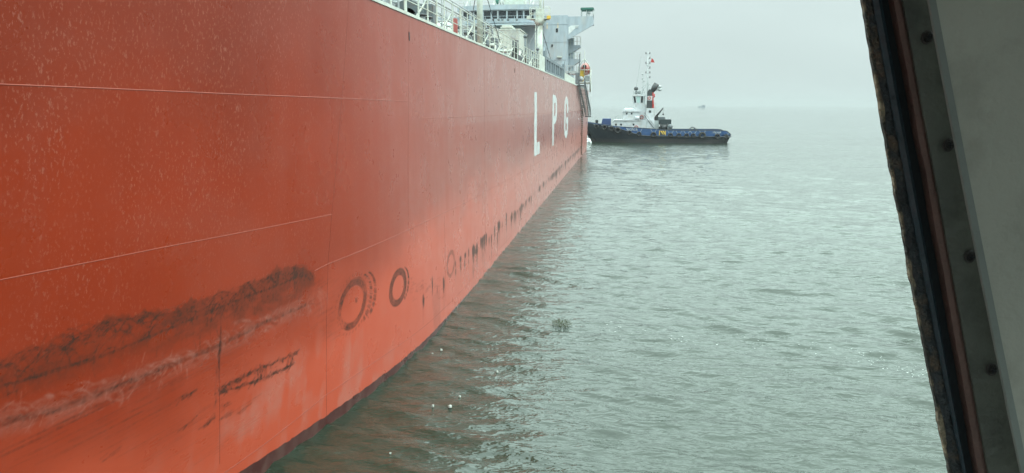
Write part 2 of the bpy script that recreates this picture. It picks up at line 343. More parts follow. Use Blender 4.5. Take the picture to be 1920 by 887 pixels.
def tyre_print(px, py, wpx, hpx, amt, treads=True, ghost=0, full=False):
    a = hullhit(px-wpx, py); b_ = hullhit(px+wpx, py); u = hullhit(px, py-hpx); d = hullhit(px, py+hpx)
    ry, rz = (b_[0]-a[0])/2, (u[1]-d[1])/2; c = ((a[0]+b_[0])/2, (u[1]+d[1])/2)
    if full: annulus(c, ry, rz, .58, 1.0, amt*.85, .35)
    annulus(c, ry, rz, .62, .90, amt*.8, .85); annulus(c, ry, rz, .66, .76, amt, .75); annulus((c[0]+.01, c[1]-.05), ry*.97, rz*1.02, .66, .86, amt*.8, .95); annulus((c[0]+.05, c[1]+.03), ry, rz, .70, .92, amt*.45, 1)
    for k in range(70):
        th = random.uniform(0, 6.28); f = random.uniform(.64, .92); l = random.uniform(.1, .4)
        ellipse(DARK, (c[0]+random.gauss(0, .012), c[1]+random.gauss(0, .012)), ry*f, rz*f, th, th+l, random.uniform(.007, .014), amt*random.uniform(.2, .7), 7, .5)
    if treads: annulus(c, ry*1.12, rz*1.1, .86, 1.0, amt*.4, .9, 34)
    for g in range(ghost):
        cc = (c[0]+ry*(.42+.30*g), c[1]+.03)
        for k in range(46):
            th = -1.15+2.4*k/46; w_ = .045
            if random.random() < .25: continue
            curve(DARK, [(cc[0]+ry*.70*math.cos(th), cc[1]+rz*.86*math.sin(th)), (cc[0]+ry*.86*math.cos(th), cc[1]+rz*(.92)*math.sin(th)-.05)], .022, amt*random.uniform(.4, 1.0))
tyre_print(660, 570, 30, 52, .80, True, 2); tyre_print(746, 539, 17, 36, .85, False, 1, True); tyre_print(845, 495, 8.5, 28, .7, False)
def streak(y_, zt2, zb2, w, amt):
    n = max(3, int((zt2-zb2)/.07)); yy = y_
    for i in range(n):
        u = i/n; yy += random.gauss(0, w*.12); z = zt2+(zb2-zt2)*u
        if random.random() < .08+.25*u: continue
        seg(DARK, (yy, z), (yy, z+(zb2-zt2)/n), w*(1.15-.65*u)*random.uniform(.7, 1.1), min(1, amt*(1.1-.75*u)*random.uniform(.7, 1.1)), True)
# rust and fender streaks above the water further aft: (x, top, bottom, width, strength) traced on the plating
for zx, z0, z1, w, s_ in ((150, 620, 715, 11, .8), (66, 765, 870, 6, .7), (257, 612, 750, 14, .75), (365, 455, 500, 6, .6), (367, 528, 580, 9, .75), (412, 418, 442, 18, .7), (412, 480, 545, 7, .7), (455, 380, 405, 14, .6), (450, 440, 510, 7, .8), (487, 348, 560, 8, .8),
        (528, 308, 480, 16, .9), (540, 320, 420, 12, .6), (528, 480, 600, 6, .5), (563, 295, 450, 14, .65), (560, 340, 370, 26, .7), (600, 240, 330, 12, .8), (615, 235, 355, 16, .95), (632, 215, 365, 14, .9), (650, 205, 300, 10, .8), (675, 230, 300, 9, .6), (697, 205, 345, 9, .85), (727, 130, 260, 10, .75),
        (752, 180, 345, 6, .6), (765, 90, 195, 20, .9), (772, 95, 150, 14, .8), (797, 95, 190, 5, .4), (836, 15, 185, 9, .9), (885, 8, 60, 9, .7), (911, -15, 92, 7, .8), (963, -40, 100, 6, .8), (620, 370, 450, 5, .35), (700, 350, 430, 4, .35)):
    x_ = 780+zx/4.93; a_, c_ = hullhit(x_, 400+z0/4.93), hullhit(x_, 400+z1/4.93); wy_ = abs(hullhit(x_+w/9.86, 500)[0]-hullhit(x_-w/9.86, 500)[0])*.5
    n = max(1, int(wy_/.05))
    for k in range(n):
        o_ = (k-(n-1)/2)*.09+random.gauss(0, .01); f = random.uniform(.75, 1.05)
        streak(a_[0]+o_, a_[1]+random.gauss(0, .025), a_[1]*(1-f)+c_[1]*f, .085, min(1, s_*1.3))
        curve(BURN, [(a_[0]+o_, a_[1]), (a_[0]+o_, max(c_[1]-.6, .1))], .06, s_*.5, .2)
for k in range(150):
    y_ = 44+80*random.random()**1.2; zt2 = 1.62+random.gauss(0, .07); h_ = random.choice((.15, .3, .5, .9))*random.uniform(.7, 1.2); n = random.choice((1, 1, 2, 4)); ww = .07 if y_ < 60 else .15
    for i in range(n): streak(y_+2*ww*i, zt2+random.gauss(0, .04), zt2-h_*random.uniform(.7, 1.2), ww, random.uniform(.7, 1))
curve(DARK, [(y_, 1.6+random.gauss(0, .03)) for y_ in np.arange(33, 125, .8)], .03, .35, .95)
i0, i1 = np.searchsorted(sy, (hullhit(811, 560)[0], hullhit(826, 560)[0])); zz_ = (sz < 1.6)[:, None]
soft = np.clip(np.minimum(np.arange(i1-i0), np.arange(i1-i0)[::-1])/4, 0, 1)[None, :]*np.clip((1.62-sz)/.1, 0, 1)[:, None]*(nz2[:, i0:i1]*.9+.3); BURN[:, i0:i1] = np.maximum(BURN[:, i0:i1], .6*soft)
for k in range(60):
    p = hullhit(random.uniform(765, 830), random.gauss(540, 10)); curve(DARK, [p, (p[0]+random.uniform(.1, .5), p[1]-random.uniform(-.02, .1))], random.uniform(.02, .05), random.uniform(.04, .2))
for q, h in (((811, 530), .5), ((820, 540), .25), ((831, 528), .45), ((795, 560), .3), ((668, 560), .1)):
    p = hullhit(*q)
    for k in range(5): curve(DARK, [(p[0]+random.gauss(0, .04), p[1]), (p[0]+random.gauss(0, .04), p[1]-h*random.uniform(.4, 1))], .03, .5, .5)
cl = smooth_noise(DARK.shape, 90, 90, 4); stv = smooth_noise(DARK.shape, 18, 160, 3)      # chalky patches low on the bow plating
mask = np.clip((YY-10)/4, 0, 1)*np.clip((24-YY)/5, 0, 1)*np.clip((3.2-ZZ)/1.2, 0, 1)
PALE = np.maximum(PALE, mask*np.clip((cl*.75+stv*.35-.56)*3.2, 0, .45))
for k in range(900):                            # fine hatching of short scratches inside the band
    Yc = 7.3+(Yend-7.4)*random.random()**.85; zt = float(band_top(Yc)); zc = zt-.03-abs(random.gauss(.12, .38)); th = random.gauss(.5, .8); l = random.uniform(.04, .18)
    if zc < float(band_low(Yc)): continue
    curve(DARK, [(Yc-l*math.cos(th), zc-l*math.sin(th)), (Yc+l*math.cos(th+.3), zc+l*math.sin(th+.3))], random.uniform(.007, .014), random.uniform(.10, .42)*(1 if zt-zc < .3 else .7), .5)
for k in range(260):
    Yc = random.uniform(7.3, Yr+.1); zc = float(pale_mid(Yc))+random.gauss(0, .16); th = random.gauss(.6, .7); l = random.uniform(.03, .12)
    curve(PALE, [(Yc-l*math.cos(th), zc-l*math.sin(th)), (Yc+l*math.cos(th+.4), zc+l*math.sin(th+.4))], random.uniform(.008, .016), random.uniform(.1, .4), .5)
for k in range(160):
    Yc = random.uniform(7.3, Yr); zc = float(pale_mid(Yc))+random.gauss(-.02, .13); th = random.gauss(.4, .6); l = random.uniform(.04, .14)
    curve(DARK, [(Yc-l*math.cos(th), zc-l*math.sin(th)), (Yc+l*math.cos(th), zc+l*math.sin(th))], random.uniform(.01, .02), random.uniform(.08, .28), .5)
ngr = smooth_noise(DARK.shape, 3, 3, 1); gw_ = np.clip((19-YY)/2, 0, 1)*.38+.12; DARK = DARK*(1-gw_+gw_*np.clip((nzf*.6+ngr*.6-.40)*3.2, 0, 1.3)); DARK = np.clip(DARK, 0, .9); PALE = np.clip(PALE, 0, .8)
from_arr = lambda A, y, z: A[np.clip(((z-SZ0)/SD).astype(int), 0, A.shape[0]-1), np.clip(np.searchsorted(sy, y+.002)-1, 0, A.shape[1]-1)]*((z > SZ0) & (z < SZ1-.03) & (y > SY0) & (y < SY1-.03))

# --- hull shell: a fine port side, a plain starboard side, transom and bottom closed
hy = np.unique(np.round(np.concatenate([np.arange(-40, 7, .8), sy, np.arange(SY1, YSTERN-1.2, .8), YSTERN-1.2*np.array([.9, .7, .5, .35, .2, .1, .04, 0])]), 4))
hzv = np.unique(np.round(np.concatenate([np.arange(-2.0, .1, .25), np.arange(SZ0, SZ1, SD), np.arange(SZ1+.2, DECK, .3), [DECK]]), 4))
HY, HZ = np.meshgrid(hy, hzv); HXX = HX(HY, HZ)
rnd = np.clip((HY-(YSTERN-1.2))/1.2, 0, 1); HXX = HXX-1.2*(1-np.sqrt(np.clip(1-rnd**2, 0, 1)))
v1 = np.stack([HXX, HY, HZ], -1).reshape(-1, 3); nY, nZ = len(hy), len(hzv)
id1 = np.arange(nY*nZ).reshape(nZ, nY); q1 = np.stack([id1[:-1, :-1], id1[:-1, 1:], id1[1:, 1:], id1[1:, :-1]], -1).reshape(-1, 4)
cy_ = np.unique(np.concatenate([hy[::12], hy[-8:]])); cz_ = np.array([-2, 0, 3, 6, 9, DECK]); CY, CZ = np.meshgrid(cy_, cz_)
rn = np.clip((CY-(YSTERN-1.2))/1.2, 0, 1); CX = -2*(DX0+BEAM/2)-(HX(CY, CZ)-1.2*(1-np.sqrt(np.clip(1-rn**2, 0, 1))))
v2 = np.stack([CX, CY, CZ], -1).reshape(-1, 3); id2 = np.arange(len(v2)).reshape(len(cz_), len(cy_))+len(v1)
q2 = np.stack([id2[:-1, :-1], id2[1:, :-1], id2[1:, 1:], id2[:-1, 1:]], -1).reshape(-1, 4)
tx0, tx1 = -DX0-1.2-.0009*16**2*0-.9, -2*(DX0+BEAM/2)+DX0+2.1
v3 = np.array([(id_x, YSTERN, z_) for z_ in (-2, DECK) for id_x in (-DX0-1.2, -2*(DX0+BEAM/2)+DX0+1.2)]); b3 = len(v1)+len(v2)
q3 = np.array([[b3, b3+2, b3+3, b3+1]])
hv = np.concatenate([v1, v2, v3]).astype(np.float32); hq = np.concatenate([q1, q2, q3])

hm = bpy.data.materials.new('red_hull_paint'); hm.use_nodes = True; t = hm.node_tree; b = t.nodes['Principled BSDF']; n_ = t.nodes.new; l_ = t.links.new
geo = n_('ShaderNodeNewGeometry'); sep = n_('ShaderNodeSeparateXYZ'); l_(geo.outputs['Position'], sep.inputs[0]); yo, zo = sep.outputs[1], sep.outputs[2]
def V(x):
    return x
def math_(op, a, c=None, d=None, clamp=False):
    q = n_('ShaderNodeMath'); q.operation = op; q.use_clamp = clamp
    for i, s_ in enumerate((a, c, d)):
        if s_ is None: continue
        if isinstance(s_, (int, float)): q.inputs[i].default_value = s_
        else: l_(s_, q.inputs[i])
    return q.outputs[0]
def mapr(x, a, b_, c=0, d=1, sm=False):
    q = n_('ShaderNodeMapRange'); q.interpolation_type = 'SMOOTHSTEP' if sm else 'LINEAR'; l_(x, q.inputs[0])
    for i, s_ in enumerate((a, b_, c, d)): q.inputs[i+1].default_value = s_
    return q.outputs[0]
def nz(scale, st, det=4, ro=.55, loc=(0, 0, 0)):
    mp = n_('ShaderNodeMapping'); mp.inputs['Scale'].default_value = st; mp.inputs['Location'].default_value = loc; l_(geo.outputs['Position'], mp.inputs[0])
    q = n_('ShaderNodeTexNoise'); q.inputs['Scale'].default_value = scale; q.inputs['Detail'].default_value = det; q.inputs['Roughness'].default_value = ro; l_(mp.outputs[0], q.inputs[0]); return q.outputs[0]
def mixc(f, a, c):
    q = n_('ShaderNodeMix'); q.data_type = 'RGBA'
    if isinstance(f, float): q.inputs[0].default_value = f
    else: l_(f, q.inputs[0])
    for i, s_ in ((6, a), (7, c)):
        if isinstance(s_, tuple): q.inputs[i].default_value = (*s_, 1)
        else: l_(s_, q.inputs[i])
    return q.outputs[2]
at = n_('ShaderNodeAttribute'); at.attribute_name = 'wear'; sa = n_('ShaderNodeSeparateColor'); l_(at.outputs['Color'], sa.inputs[0])
base = mixc(mapr(nz(.35, (1, 1, .6), 5), .35, .65), (.235, .0225, .0042), (.265, .028, .0066))
# repainted plates: faint change of shade from one frame bay to the next
wn = n_('ShaderNodeTexWhiteNoise'); wn.noise_dimensions = '2D'; cmb = n_('ShaderNodeCombineXYZ')
l_(math_('FLOOR', math_('DIVIDE', yo, 1.35)), cmb.inputs[0]); l_(math_('FLOOR', math_('DIVIDE', math_('ADD', zo, 1.0), 3.4)), cmb.inputs[1]); l_(cmb.outputs[0], wn.inputs[0])
base = mixc(math_('MULTIPLY', wn.outputs[0], mapr(yo, 19, 26, .04, .24)), base, (.28, .08, .06))
# vertical run marks on the side further aft
run = math_('MULTIPLY', mapr(nz(1, (0, 2.6, .10), 6, .7), .50, .74), mapr(yo, 18, 34, .05, .55))
base = mixc(run, base, (.31, .135, .115))
# lower side chalked pink, upper side chalked by the weather
base = mixc(mapr(nz(.5, (1, .5, 1.1), 5, .6), .45, .75, 0, .22), base, (.25, .08, .06))
# the lower strakes grade to a brighter orange red towards the waterline
low_bright = mapr(math_('ADD', zo, math_('ADD', mapr(nz(.45, (1, .6, 1), 4), .3, .7, -.7, .7), mapr(yo, 12, 24, .6, -1.4))), 4.6, 1.6, 0, 1, True)
base = mixc(math_('MULTIPLY', low_bright, .9), base, (.46, .072, .033))
base = mixc(mapr(yo, 16, 60, 0, .62), base, (.34, .17, .15))  # paler pink further aft: grazing sky reflection put into the base colour
old = math_('MULTIPLY', mapr(zo, 7.74, 7.78, 0, 1), mapr(yo, 26, 34, 0, .3)); base = mixc(old, base, (.28, .135, .12))
band = math_('MULTIPLY', mapr(zo, 4.4, 5.9, 0, 1), mapr(zo, 7.74, 7.78, 1, 0)); base = mixc(math_('MULTIPLY', band, mapr(yo, 30, 70, 0, .55)), base, (.16, .022, .018))
# dried spray specks
sp = nz(24, (1, 1, .5), 3, .65); spm = math_('MULTIPLY', mapr(sp, .56, .66, 0, .42), mapr(nz(.9, (1, 1, .5), 5, .65), .30, .58))
flare_shade = mapr(math_('ADD', zo, mapr(nz(.3, (1, 1, 1), 3), .3, .7, -1, 1)), 6.8, 10.5, 0, .42, True); flare_shade = math_('MULTIPLY', flare_shade, mapr(yo, 14, 24, 1, 0)); base = mixc(flare_shade, base, (.10, .018, .009))  # darker high on the bow: shade of the flare painted into the colour
spm = math_('MULTIPLY', spm, mapr(zo, 3.5, 6, .1, 1)); base = mixc(spm, base, (.36, .15, .11))
# marks from the wear layer, broken up by fine noise
fn = mapr(nz(22, (1, 1, 1), 4, .7), .3, .6, .7, 1.25)
base = mixc(math_('MULTIPLY', sa.outputs[2], .6), base, (.15, .022, .007))
base = mixc(math_('MULTIPLY', sa.outputs[1], mapr(nz(9, (1, 1, 1), 5, .7), .3, .6, .5, 1), clamp=True), base, (.38, .17, .135))
base = mixc(math_('MULTIPLY', sa.outputs[0], fn, clamp=True), base, (.042, .018, .012))
# rust and fender streaks in a row above the water, further aft
rowz = math_('SUBTRACT', 1.95, math_('MULTIPLY', yo, .004))
cell = math_('MULTIPLY', mapr(nz(1, (0, 1.5, 0), 4, .8), .535, .60), mapr(nz(1, (0, .16, 0), 2, .5, (0, 3.3, 0)), .36, .52))
lenn = mapr(nz(1, (0, 2.3, 0), 2, .5, (0, 9, 0)), .3, .7, .10, 1.25)
dz = math_('SUBTRACT', rowz, zo)
inside = math_('MULTIPLY', math_('MULTIPLY', mapr(dz, 0, .05), math_('SUBTRACT', 1.0, math_('DIVIDE', dz, lenn), clamp=True)), mapr(nz(5, (0, 1, .2), 4, .7), .35, .55))
st = math_('MULTIPLY', math_('MULTIPLY', cell, inside), mapr(yo, 26, 30), clamp=True)
rs = math_('MULTIPLY', math_('MULTIPLY', mapr(nz(1, (0, 2.2, .12), 5, .75, (0, 5, 0)), .52, .66), mapr(dz, .0, 1.9, .7, 0)), math_('MULTIPLY', mapr(dz, 0, .1), mapr(yo, 22, 40)))
base = mixc(math_('MULTIPLY', rs, .6), base, (.28, .10, .05))
# antifouling below the load line; it leaves the water towards the bow
bl = math_('SUBTRACT', mapr(yo, 10, 35, .50, -.04), math_('MULTIPLY', mapr(nz(2.5, (1, 1, 1), 3), .3, .7, -.03, .03), 1))
bt = mapr(math_('SUBTRACT', bl, zo), -.01, .02); base = mixc(bt, base, mixc(mapr(nz(3, (1, 1, .5), 5), .4, .65), (.06, .015, .013), (.09, .04, .034)))
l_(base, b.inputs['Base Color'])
rg = math_('ADD', mapr(nz(.8, (1, 1, 1), 5), .3, .7, .24, .36), math_('MULTIPLY', sa.outputs[0], .25)); l_(rg, b.inputs['Roughness'])
b.inputs['IOR'].default_value = 1.5; b.inputs['Specular IOR Level'].default_value = .27; b.inputs['Sheen Weight'].default_value = .085; b.inputs['Sheen Roughness'].default_value = .25; b.inputs['Sheen Tint'].default_value = (.95, 1, 1, 1)
bm1 = n_('ShaderNodeBump'); bm1.inputs['Distance'].default_value = .02; bm1.inputs['Strength'].default_value = .5
# plates pull in between frames: shallow vertical dishing
fr = math_('SINE', math_('MULTIPLY', yo, 2*math.pi/.9)); hgt = math_('ADD', math_('MULTIPLY', fr, .10), math_('MULTIPLY', nz(.8, (1, 1, .5), 2), .9))
l_(hgt, bm1.inputs['Height']); l_(bm1.outputs[0], b.inputs['Normal'])

ship = empty('gas_carrier_ship', (-21.85, 60, 0))
tag(ship, 'huge red hulled gas carrier ship with white LPG letters filling the left side', 'ship')
def under(o, parent):
    mw = Vector((0, 0, 0)); p = parent
    while p is not None: mw += Vector(p.location); p = p.parent
    o.parent = parent; o.location = Vector(o.location)-mw; return o
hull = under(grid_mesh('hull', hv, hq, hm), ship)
ca = hull.data.color_attributes.new('wear', 'FLOAT_COLOR', 'POINT'); cd = np.zeros((len(hv), 4), np.float32); cd[:, 3] = 1
yv, zv = hv[:len(v1), 1].astype(float)+1e-4, hv[:len(v1), 2].astype(float)+1e-4
cd[:len(v1), 0] = from_arr(DARK, yv, zv); cd[:len(v1), 1] = from_arr(PALE, yv, zv); cd[:len(v1), 2] = from_arr(BURN, yv, zv)
ca.data.foreach_set('color', cd.ravel())

# weld beads, following the shell
def strip(mb, pts, w, h):
    """a low bead along (Y, z) points on the port shell"""
    vs = []; 
    for i, (Y, z) in enumerate(pts):
        a_, c_ = pts[max(i-1, 0)], pts[min(i+1, len(pts)-1)]; ty, tz = c_[0]-a_[0], c_[1]-a_[1]; l = math.hypot(ty, tz); ny_, nz_ = -tz/l, ty/l
        for s_, hh in ((-1, -.004), (-.45, h), (.45, h), (1, -.004)):
            yy, zz = Y+ny_*w*s_, z+nz_*w*s_; vs.append((float(HX(yy, zz))+hh, yy, zz))
    n = len(pts); mb.add(vs, [(i*4+j, i*4+j+1, i*4+j+5, i*4+j+4) for i in range(n-1) for j in range(3)], True)
def trace(pts, step=.4):
    q = [hullhit(*p) for p in pts]; o = []
    for (a_, c_) in zip(q, q[1:]):
        l = math.hypot(c_[0]-a_[0], c_[1]-a_[1]); k = max(2, int(l/step))
        for i in range(k): u = i/k; o.append((a_[0]*(1-u)+c_[0]*u, a_[1]*(1-u)+c_[1]*u))
    return o+[q[-1]]
weldm = mat('weld_bead_red', (.26, .052, .03), .4, var=.15); weldd = mat('weld_bead_dark', (.11, .016, .008), .5, var=.2)  # the vertical beads are a darker red
wb = MB()
strip(wb, trace([(-80, 154), (0, 158), (200, 166), (450, 177), (765, 190)]), .012, .006)
strip(wb, trace([(-80, 545), (0, 525), (300, 465), (622, 402)]), .010, .005)
zc_ = float(hullhit(883, 375)[1])
strip(wb, trace([(590, 508), (615, 495), (765, 431), (883, 375)])+[(50, zc_-.25), (90, zc_-.7), (145, zc_-1.0)], .014, .006)
strip(wb, trace([(380, 915), (500, 830), (612, 740), (700, 680), (850, 562)])+[(45, .35)], .012, .006)
strip(wb, [(24, 8.15), (60, 7.9), (140, 7.6)], .014, .006)
build_each(wb, 'weld_seam', weldm, hull)
wb = MB()
for ps in ([(655, -20), (650, 60), (645, 130), (635, 250), (627, 350), (622, 402), (615, 495), (612, 600), (612, 700), (612, 795)], [(767, 40), (766, 190), (765, 300), (765, 430)], [(415, 570), (411, 700), (412, 870)]):
    strip(wb, trace(ps), .006, .003)
for Y, z0, z1 in ((27.4, .8, 4.3), (36, 4.3, 11.2), (36, 1, 4.0), (46.5, 5.9, 11.2), (46.5, .5, 5.2), (57, 4, 11.2), (68, 1, 11.2), (82, 1, 11.2), (100, 1, 11.2)):
    strip(wb, [(Y, z0+(z1-z0)*k/12) for k in range(13)], .007, .003)
build_each(wb, 'weld_seam', weldd, hull)
# scupper slots near the deck edge
for q in ((767, 67), (965, 132), (1019, 147)):
    Y, z = hullhit(*q); MB().prism([(Y-.05, z-.12), (Y, z-.16), (Y+.05, z-.12), (Y+.05, z+.09), (Y, z+.13), (Y-.05, z+.09)], 'x', -DX0-.05, -DX0+.012).build('scupper', M['black'], hull)
# LPG letters
def lq(px, py): Y, z = hullhit(px, py); return Y, z
XL = -DX0+.012
zt, zb = lq(1004, 172.6)[1], lq(1002, 293)[1]
def letter(polys):
    m = MB()
    for p_ in polys: m.prism(p_, 'x', XL-.02, XL)
    return m.build('letter', M['letter'], hull)
y0, y1 = lq(1001.7, 230)[0], lq(1012, 230)[0]; sw = lq(1006.2, 230)[0]-y0; hz_ = (zt-zb)*.2
letter([[(y0, zb), (y1, zb), (y1, zb+hz_), (y0+sw, zb+hz_), (y0+sw, zt), (y0, zt)]])
y0, y1 = lq(1035.7, 230)[0], lq(1043.9, 230)[0]; sw = (y1-y0)*.34; ym = zb+(zt-zb)*.42; c = .9; s2 = .95
def ring(y0, y1, z0, z1, c, sw, sh, cut=None):
    """C or D shaped ring built of convex quads"""
    n = 5; o_, i_ = [], []
    for (cx, cz, a0) in ((y1-c, z1-c, 0), (y0+c, z1-c, 90), (y0+c, z0+c, 180), (y1-c, z0+c, 270)):
        for k in range(n+1):
            a = math.radians(a0+90*k/n); o_.append((cx+c*math.cos(a), cz+c*math.sin(a))); i_.append((min(max(cx+c*math.cos(a), y0+sw), y1-sw), min(max(cz+c*math.sin(a), z0+sh), z1-sh)))
    q = []
    for k in range(len(o_)):
        k2 = (k+1) % len(o_)
        if cut and cut(k): continue
        q.append([o_[k], o_[k2], i_[k2], i_[k]])
    return q
bar = lambda a_, c_, z0, z1: [(a_, z0), (c_, z0), (c_, z1), (a_, z1)]
c, b_ = (y1-y0)*.42, .8
letter([bar(y0, y0+sw, zb, zt), bar(y0+sw, y1-c, zt-b_, zt), bar(y0+sw, y1-c, ym, ym+b_), bar(y1-sw, y1, ym+1.1, zt-1.1),
        [(y1-c, zt-b_), (y1-sw, zt-1.1), (y1, zt-1.1), (y1-c*.25, zt-.35), (y1-c, zt)], [(y1-c, ym+b_), (y1-c, ym), (y1-c*.25, ym+.35), (y1, ym+1.1), (y1-sw, ym+1.1)]])
y0, y1 = lq(1058, 225)[0], lq(1065, 225)[0]; sw = (y1-y0)*.32; zg = zb+(zt-zb)*.5; c = (y1-y0)*.38
cq = lambda yo_, yi, sg, z_: [(yi, z_), (yo_+(yi-yo_)*.25, z_-sg*.4), (yo_, z_-sg*1.2), (yo_+(sw if yi > yo_ else -sw), z_-sg*1.2), (yi, z_-sg*.85)]
letter([bar(y0, y0+sw, zb+1.2, zt-1.2), cq(y0, y0+c, 1, zt), cq(y1, y1-c, 1, zt), cq(y0, y0+c, -1, zb), cq(y1, y1-c, -1, zb), bar(y0+c, y1-c, zt-.85, zt), bar(y0+c, y1-c, zb, zb+.85),
        bar(y1-sw, y1, zt-2.0, zt-1.2), bar(y1-sw, y1, zb+1.2, zg), bar(y0+sw*1.5, y1-sw, zg-.75, zg)])

# deck and gunwale
dk = MB(); ys = list(np.arange(-34, YSTERN-1.3, 3))+[YSTERN-1.2]
pl = [(float(HX(y, DECK))-.03, y) for y in ys]; pr_ = [(-2*(DX0+BEAM/2)-x, y) for x, y in pl]
dk.add([(x, y, DECK-.02) for x, y in pl]+[(x, y, DECK-.02) for x, y in pr_], [(i, i+1, len(pl)+i+1, len(pl)+i) for i in range(len(pl)-1)])
dk.build('deck', mat('deck_paint_red', (.20, .05, .035), .6), ship)
gb = MB(); ys = list(np.arange(-20, YSTERN-1.2, 1.0))
prof = ((-.10, 0), (.03, 0), (.03, .09), (-.10, .09))
vs = [(float(HX(y, DECK))+a_, y, DECK-.01+h_) for y in ys for a_, h_ in prof]
gb.add(vs, [(i*4+j, i*4+(j+1) % 4, i*4+4+(j+1) % 4, i*4+4+j) for i in range(len(ys)-1) for j in range(4)], False); gb.build('gunwale_bar', M['cream'], ship)

# railing: each stanchion a part, rails together
EX = -DX0-.12; TOPZ = DECK+1.22
def Yat(px): 
    d = FW*F + RT*(px-960) + UP*(443.5-80); return EX*d.y/d.x
rail_px = [(705, .055, 0), (712, .04, 0), (735, .06, 1), (762, .10, 0), (786, .065, 0), (803, .06, 1), (820, .065, 0), (834, .06, 0), (849, .06, 1), (864, .11, 0), (877, .06, 0), (889.5, .085, 1)]
Ys_ = [(Yat(p_), w, br) for p_, w, br in rail_px]
y_ = Ys_[-1][0]+2.6; k = 0
while y_ < Yat(972): Ys_.append((y_, .07, 1 if k % 3 == 1 else 0)); y_ += 1.45; k += 1
y_ = Yat(983); k = 0
while y_ < Yat(1010): Ys_.append((y_, .085, 1 if k % 3 == 1 else 0)); y_ += 1.35; k += 1
for y_, w, br in [(12.6+1.5*k, .06, k % 3 == 0) for k in range(4)]: Ys_.append((y_, w, br))
for y_, w, br in Ys_:
    m = MB().box(EX-w*.25, EX+w*.25, y_-w, y_+w, DECK+.07, TOPZ, .008)
    if br: m.tube([(EX-.05, y_+.02, DECK+.82), (EX-.42, y_-.52, DECK+.02)], .035, 6)
    m.build('rail_post', M['cream'], ship)
for a_, c_ in ((11, Yat(972)), (Yat(983), Yat(1012))):
    m = MB()
    for h_, r in ((1.22, .026), (.86, .018), (.5, .018)): m.tube([(EX, a_, DECK+h_), (EX, c_, DECK+h_)], r, 8)
    m.build('handrail', M['cream'], ship)
# bulwark frame of grey open panels, aft of the railing
y0, y1 = Yat(1023), Yat(1058); m = MB(); n = 9
m.box(EX-.1, EX+.05, y0, y1, DECK+1.25, DECK+1.5).box(EX-.1, EX+.05, y0, y1, DECK+.07, DECK+.3)
for k in range(n+1):
    yy = y0+(y1-y0)*k/n; m.box(EX-.12, EX+.06, yy-(.42 if k % 2 == 0 else .22), yy+(.42 if k % 2 == 0 else .22), DECK+.07, DECK+1.45)
for yy in (y0, y1): m.prism([(yy-.7, DECK+.07), (yy+.7, DECK+.07), (yy+.7, DECK+1.9), (yy+.35, DECK+2.25), (yy-.35, DECK+2.25), (yy-.7, DECK+1.9)], 'x', EX-.15, EX+.03)
m.build('grey_bulwark', mat('bulwark_grey', (.13, .16, .18), .5), ship)
# white plate and roller fairlead between the railing and the bulwark
m = MB().box(EX-.05, EX+.03, Yat(1011), Yat(1022), DECK+.07, DECK+1.35)
m.build('bulwark_plate', M['cream'], ship)
m = MB().box(EX-.7, EX-.1, Yat(973.5), Yat(981), DECK+.0, DECK+.55, .05); m.tube([(EX-.35, Yat(976), DECK+.5), (EX-.35, Yat(976), DECK+1.5)], .22, 12); m.build('fairlead', M['dgrey'], ship)
m = MB().box(EX-.05, EX+.03, Yat(1060), Yat(1079), DECK+.07, DECK+.95); m.build('bulwark_plate', M['cream'], ship)

# deck pipes and machinery seen through the rails
m = MB()
for x, h_, r in ((-8.3, .45, .16), (-8.9, .55, .22), (-9.6, .9, .18), (-10.1, 1.25, .14)):
    m.tube([(x, 14, DECK+h_), (x, 58, DECK+h_)], r, 10)
for y_ in np.arange(15, 58, 3.1): m.box(-10.4, -8.0, y_-.08, y_+.08, DECK, DECK+.3); m.box(-10.3, -10.2, y_-.06, y_+.06, DECK, DECK+1.3)
build_each(m, 'deck_pipe', M['dgrey'], ship)
def winch(y_, x=-9.2, s=1.0):
    e_ = MB().box(x-.9*s, x+.8*s, y_-1.2*s, y_+1.2*s, DECK, DECK+.35)
    e_.tube([(x-.1, y_-1.0*s, DECK+.95*s), (x-.1, y_+1.0*s, DECK+.95*s)], .38*s, 14)
    for dy in (-1.0, -.05, .95): e_.tube([(x-.1, y_+dy*s, DECK+.95*s), (x-.1, y_+(dy+.08)*s, DECK+.95*s)], .72*s, 18)
    e_.box(x+.45*s, x+.95*s, y_-.8*s, y_-.1*s, DECK+.3, DECK+1.5*s, .05).tube([(x-.1, y_+1.1*s, DECK+.95*s), (x-.1, y_+1.7*s, DECK+.95*s)], [.3*s, .2*s], 12)
    return e_.build('mooring_winch', M['grey'], ship)
winch(20.5); winch(25.5, -9.6, 1.15); winch(33, -9.4, 1.05); winch(52, -10, 1.2)
for y_, x in ((29.4, -8.2), (30.3, -8.2), (44, -8.4), (45.1, -8.4), (62, -8.4), (63, -8.4)):
    MB().tube([(x, y_, DECK), (x, y_, DECK+.75)], .2, 12).tube([(x, y_, DECK+.75), (x, y_, DECK+.8)], .27, 12).build('bollard', M['grey'], ship)
MB().box(-8.6, -8.1, 22.4, 22.75, DECK+.5, DECK+1.25, .03).build('yellow_box', M['yellow'], ship)
MB().box(-7.75, -7.55, Yat(866)+1.6, Yat(866)+1.8, DECK+.2, DECK+1.05, .03).build('hose_box', mat('faded_red', (.36, .10, .09), .6), ship)
m = MB()      # inner walkway with light posts and rails, higher up
for y_ in np.arange(16, 60, 2.6):
    for x in (-10.8, -9.8): m.tube([(x, y_, DECK), (x, y_, DECK+3.0)], .045, 6)
    m.tube([(-10.8, y_, DECK+1.95), (-9.8, y_, DECK+1.95)], .045, 6)
for h_ in (1.95, 2.5, 3.0):
    for x in (-10.8, -9.8): m.tube([(x, 15, DECK+h_), (x, 60, DECK+h_)], .03, 6)
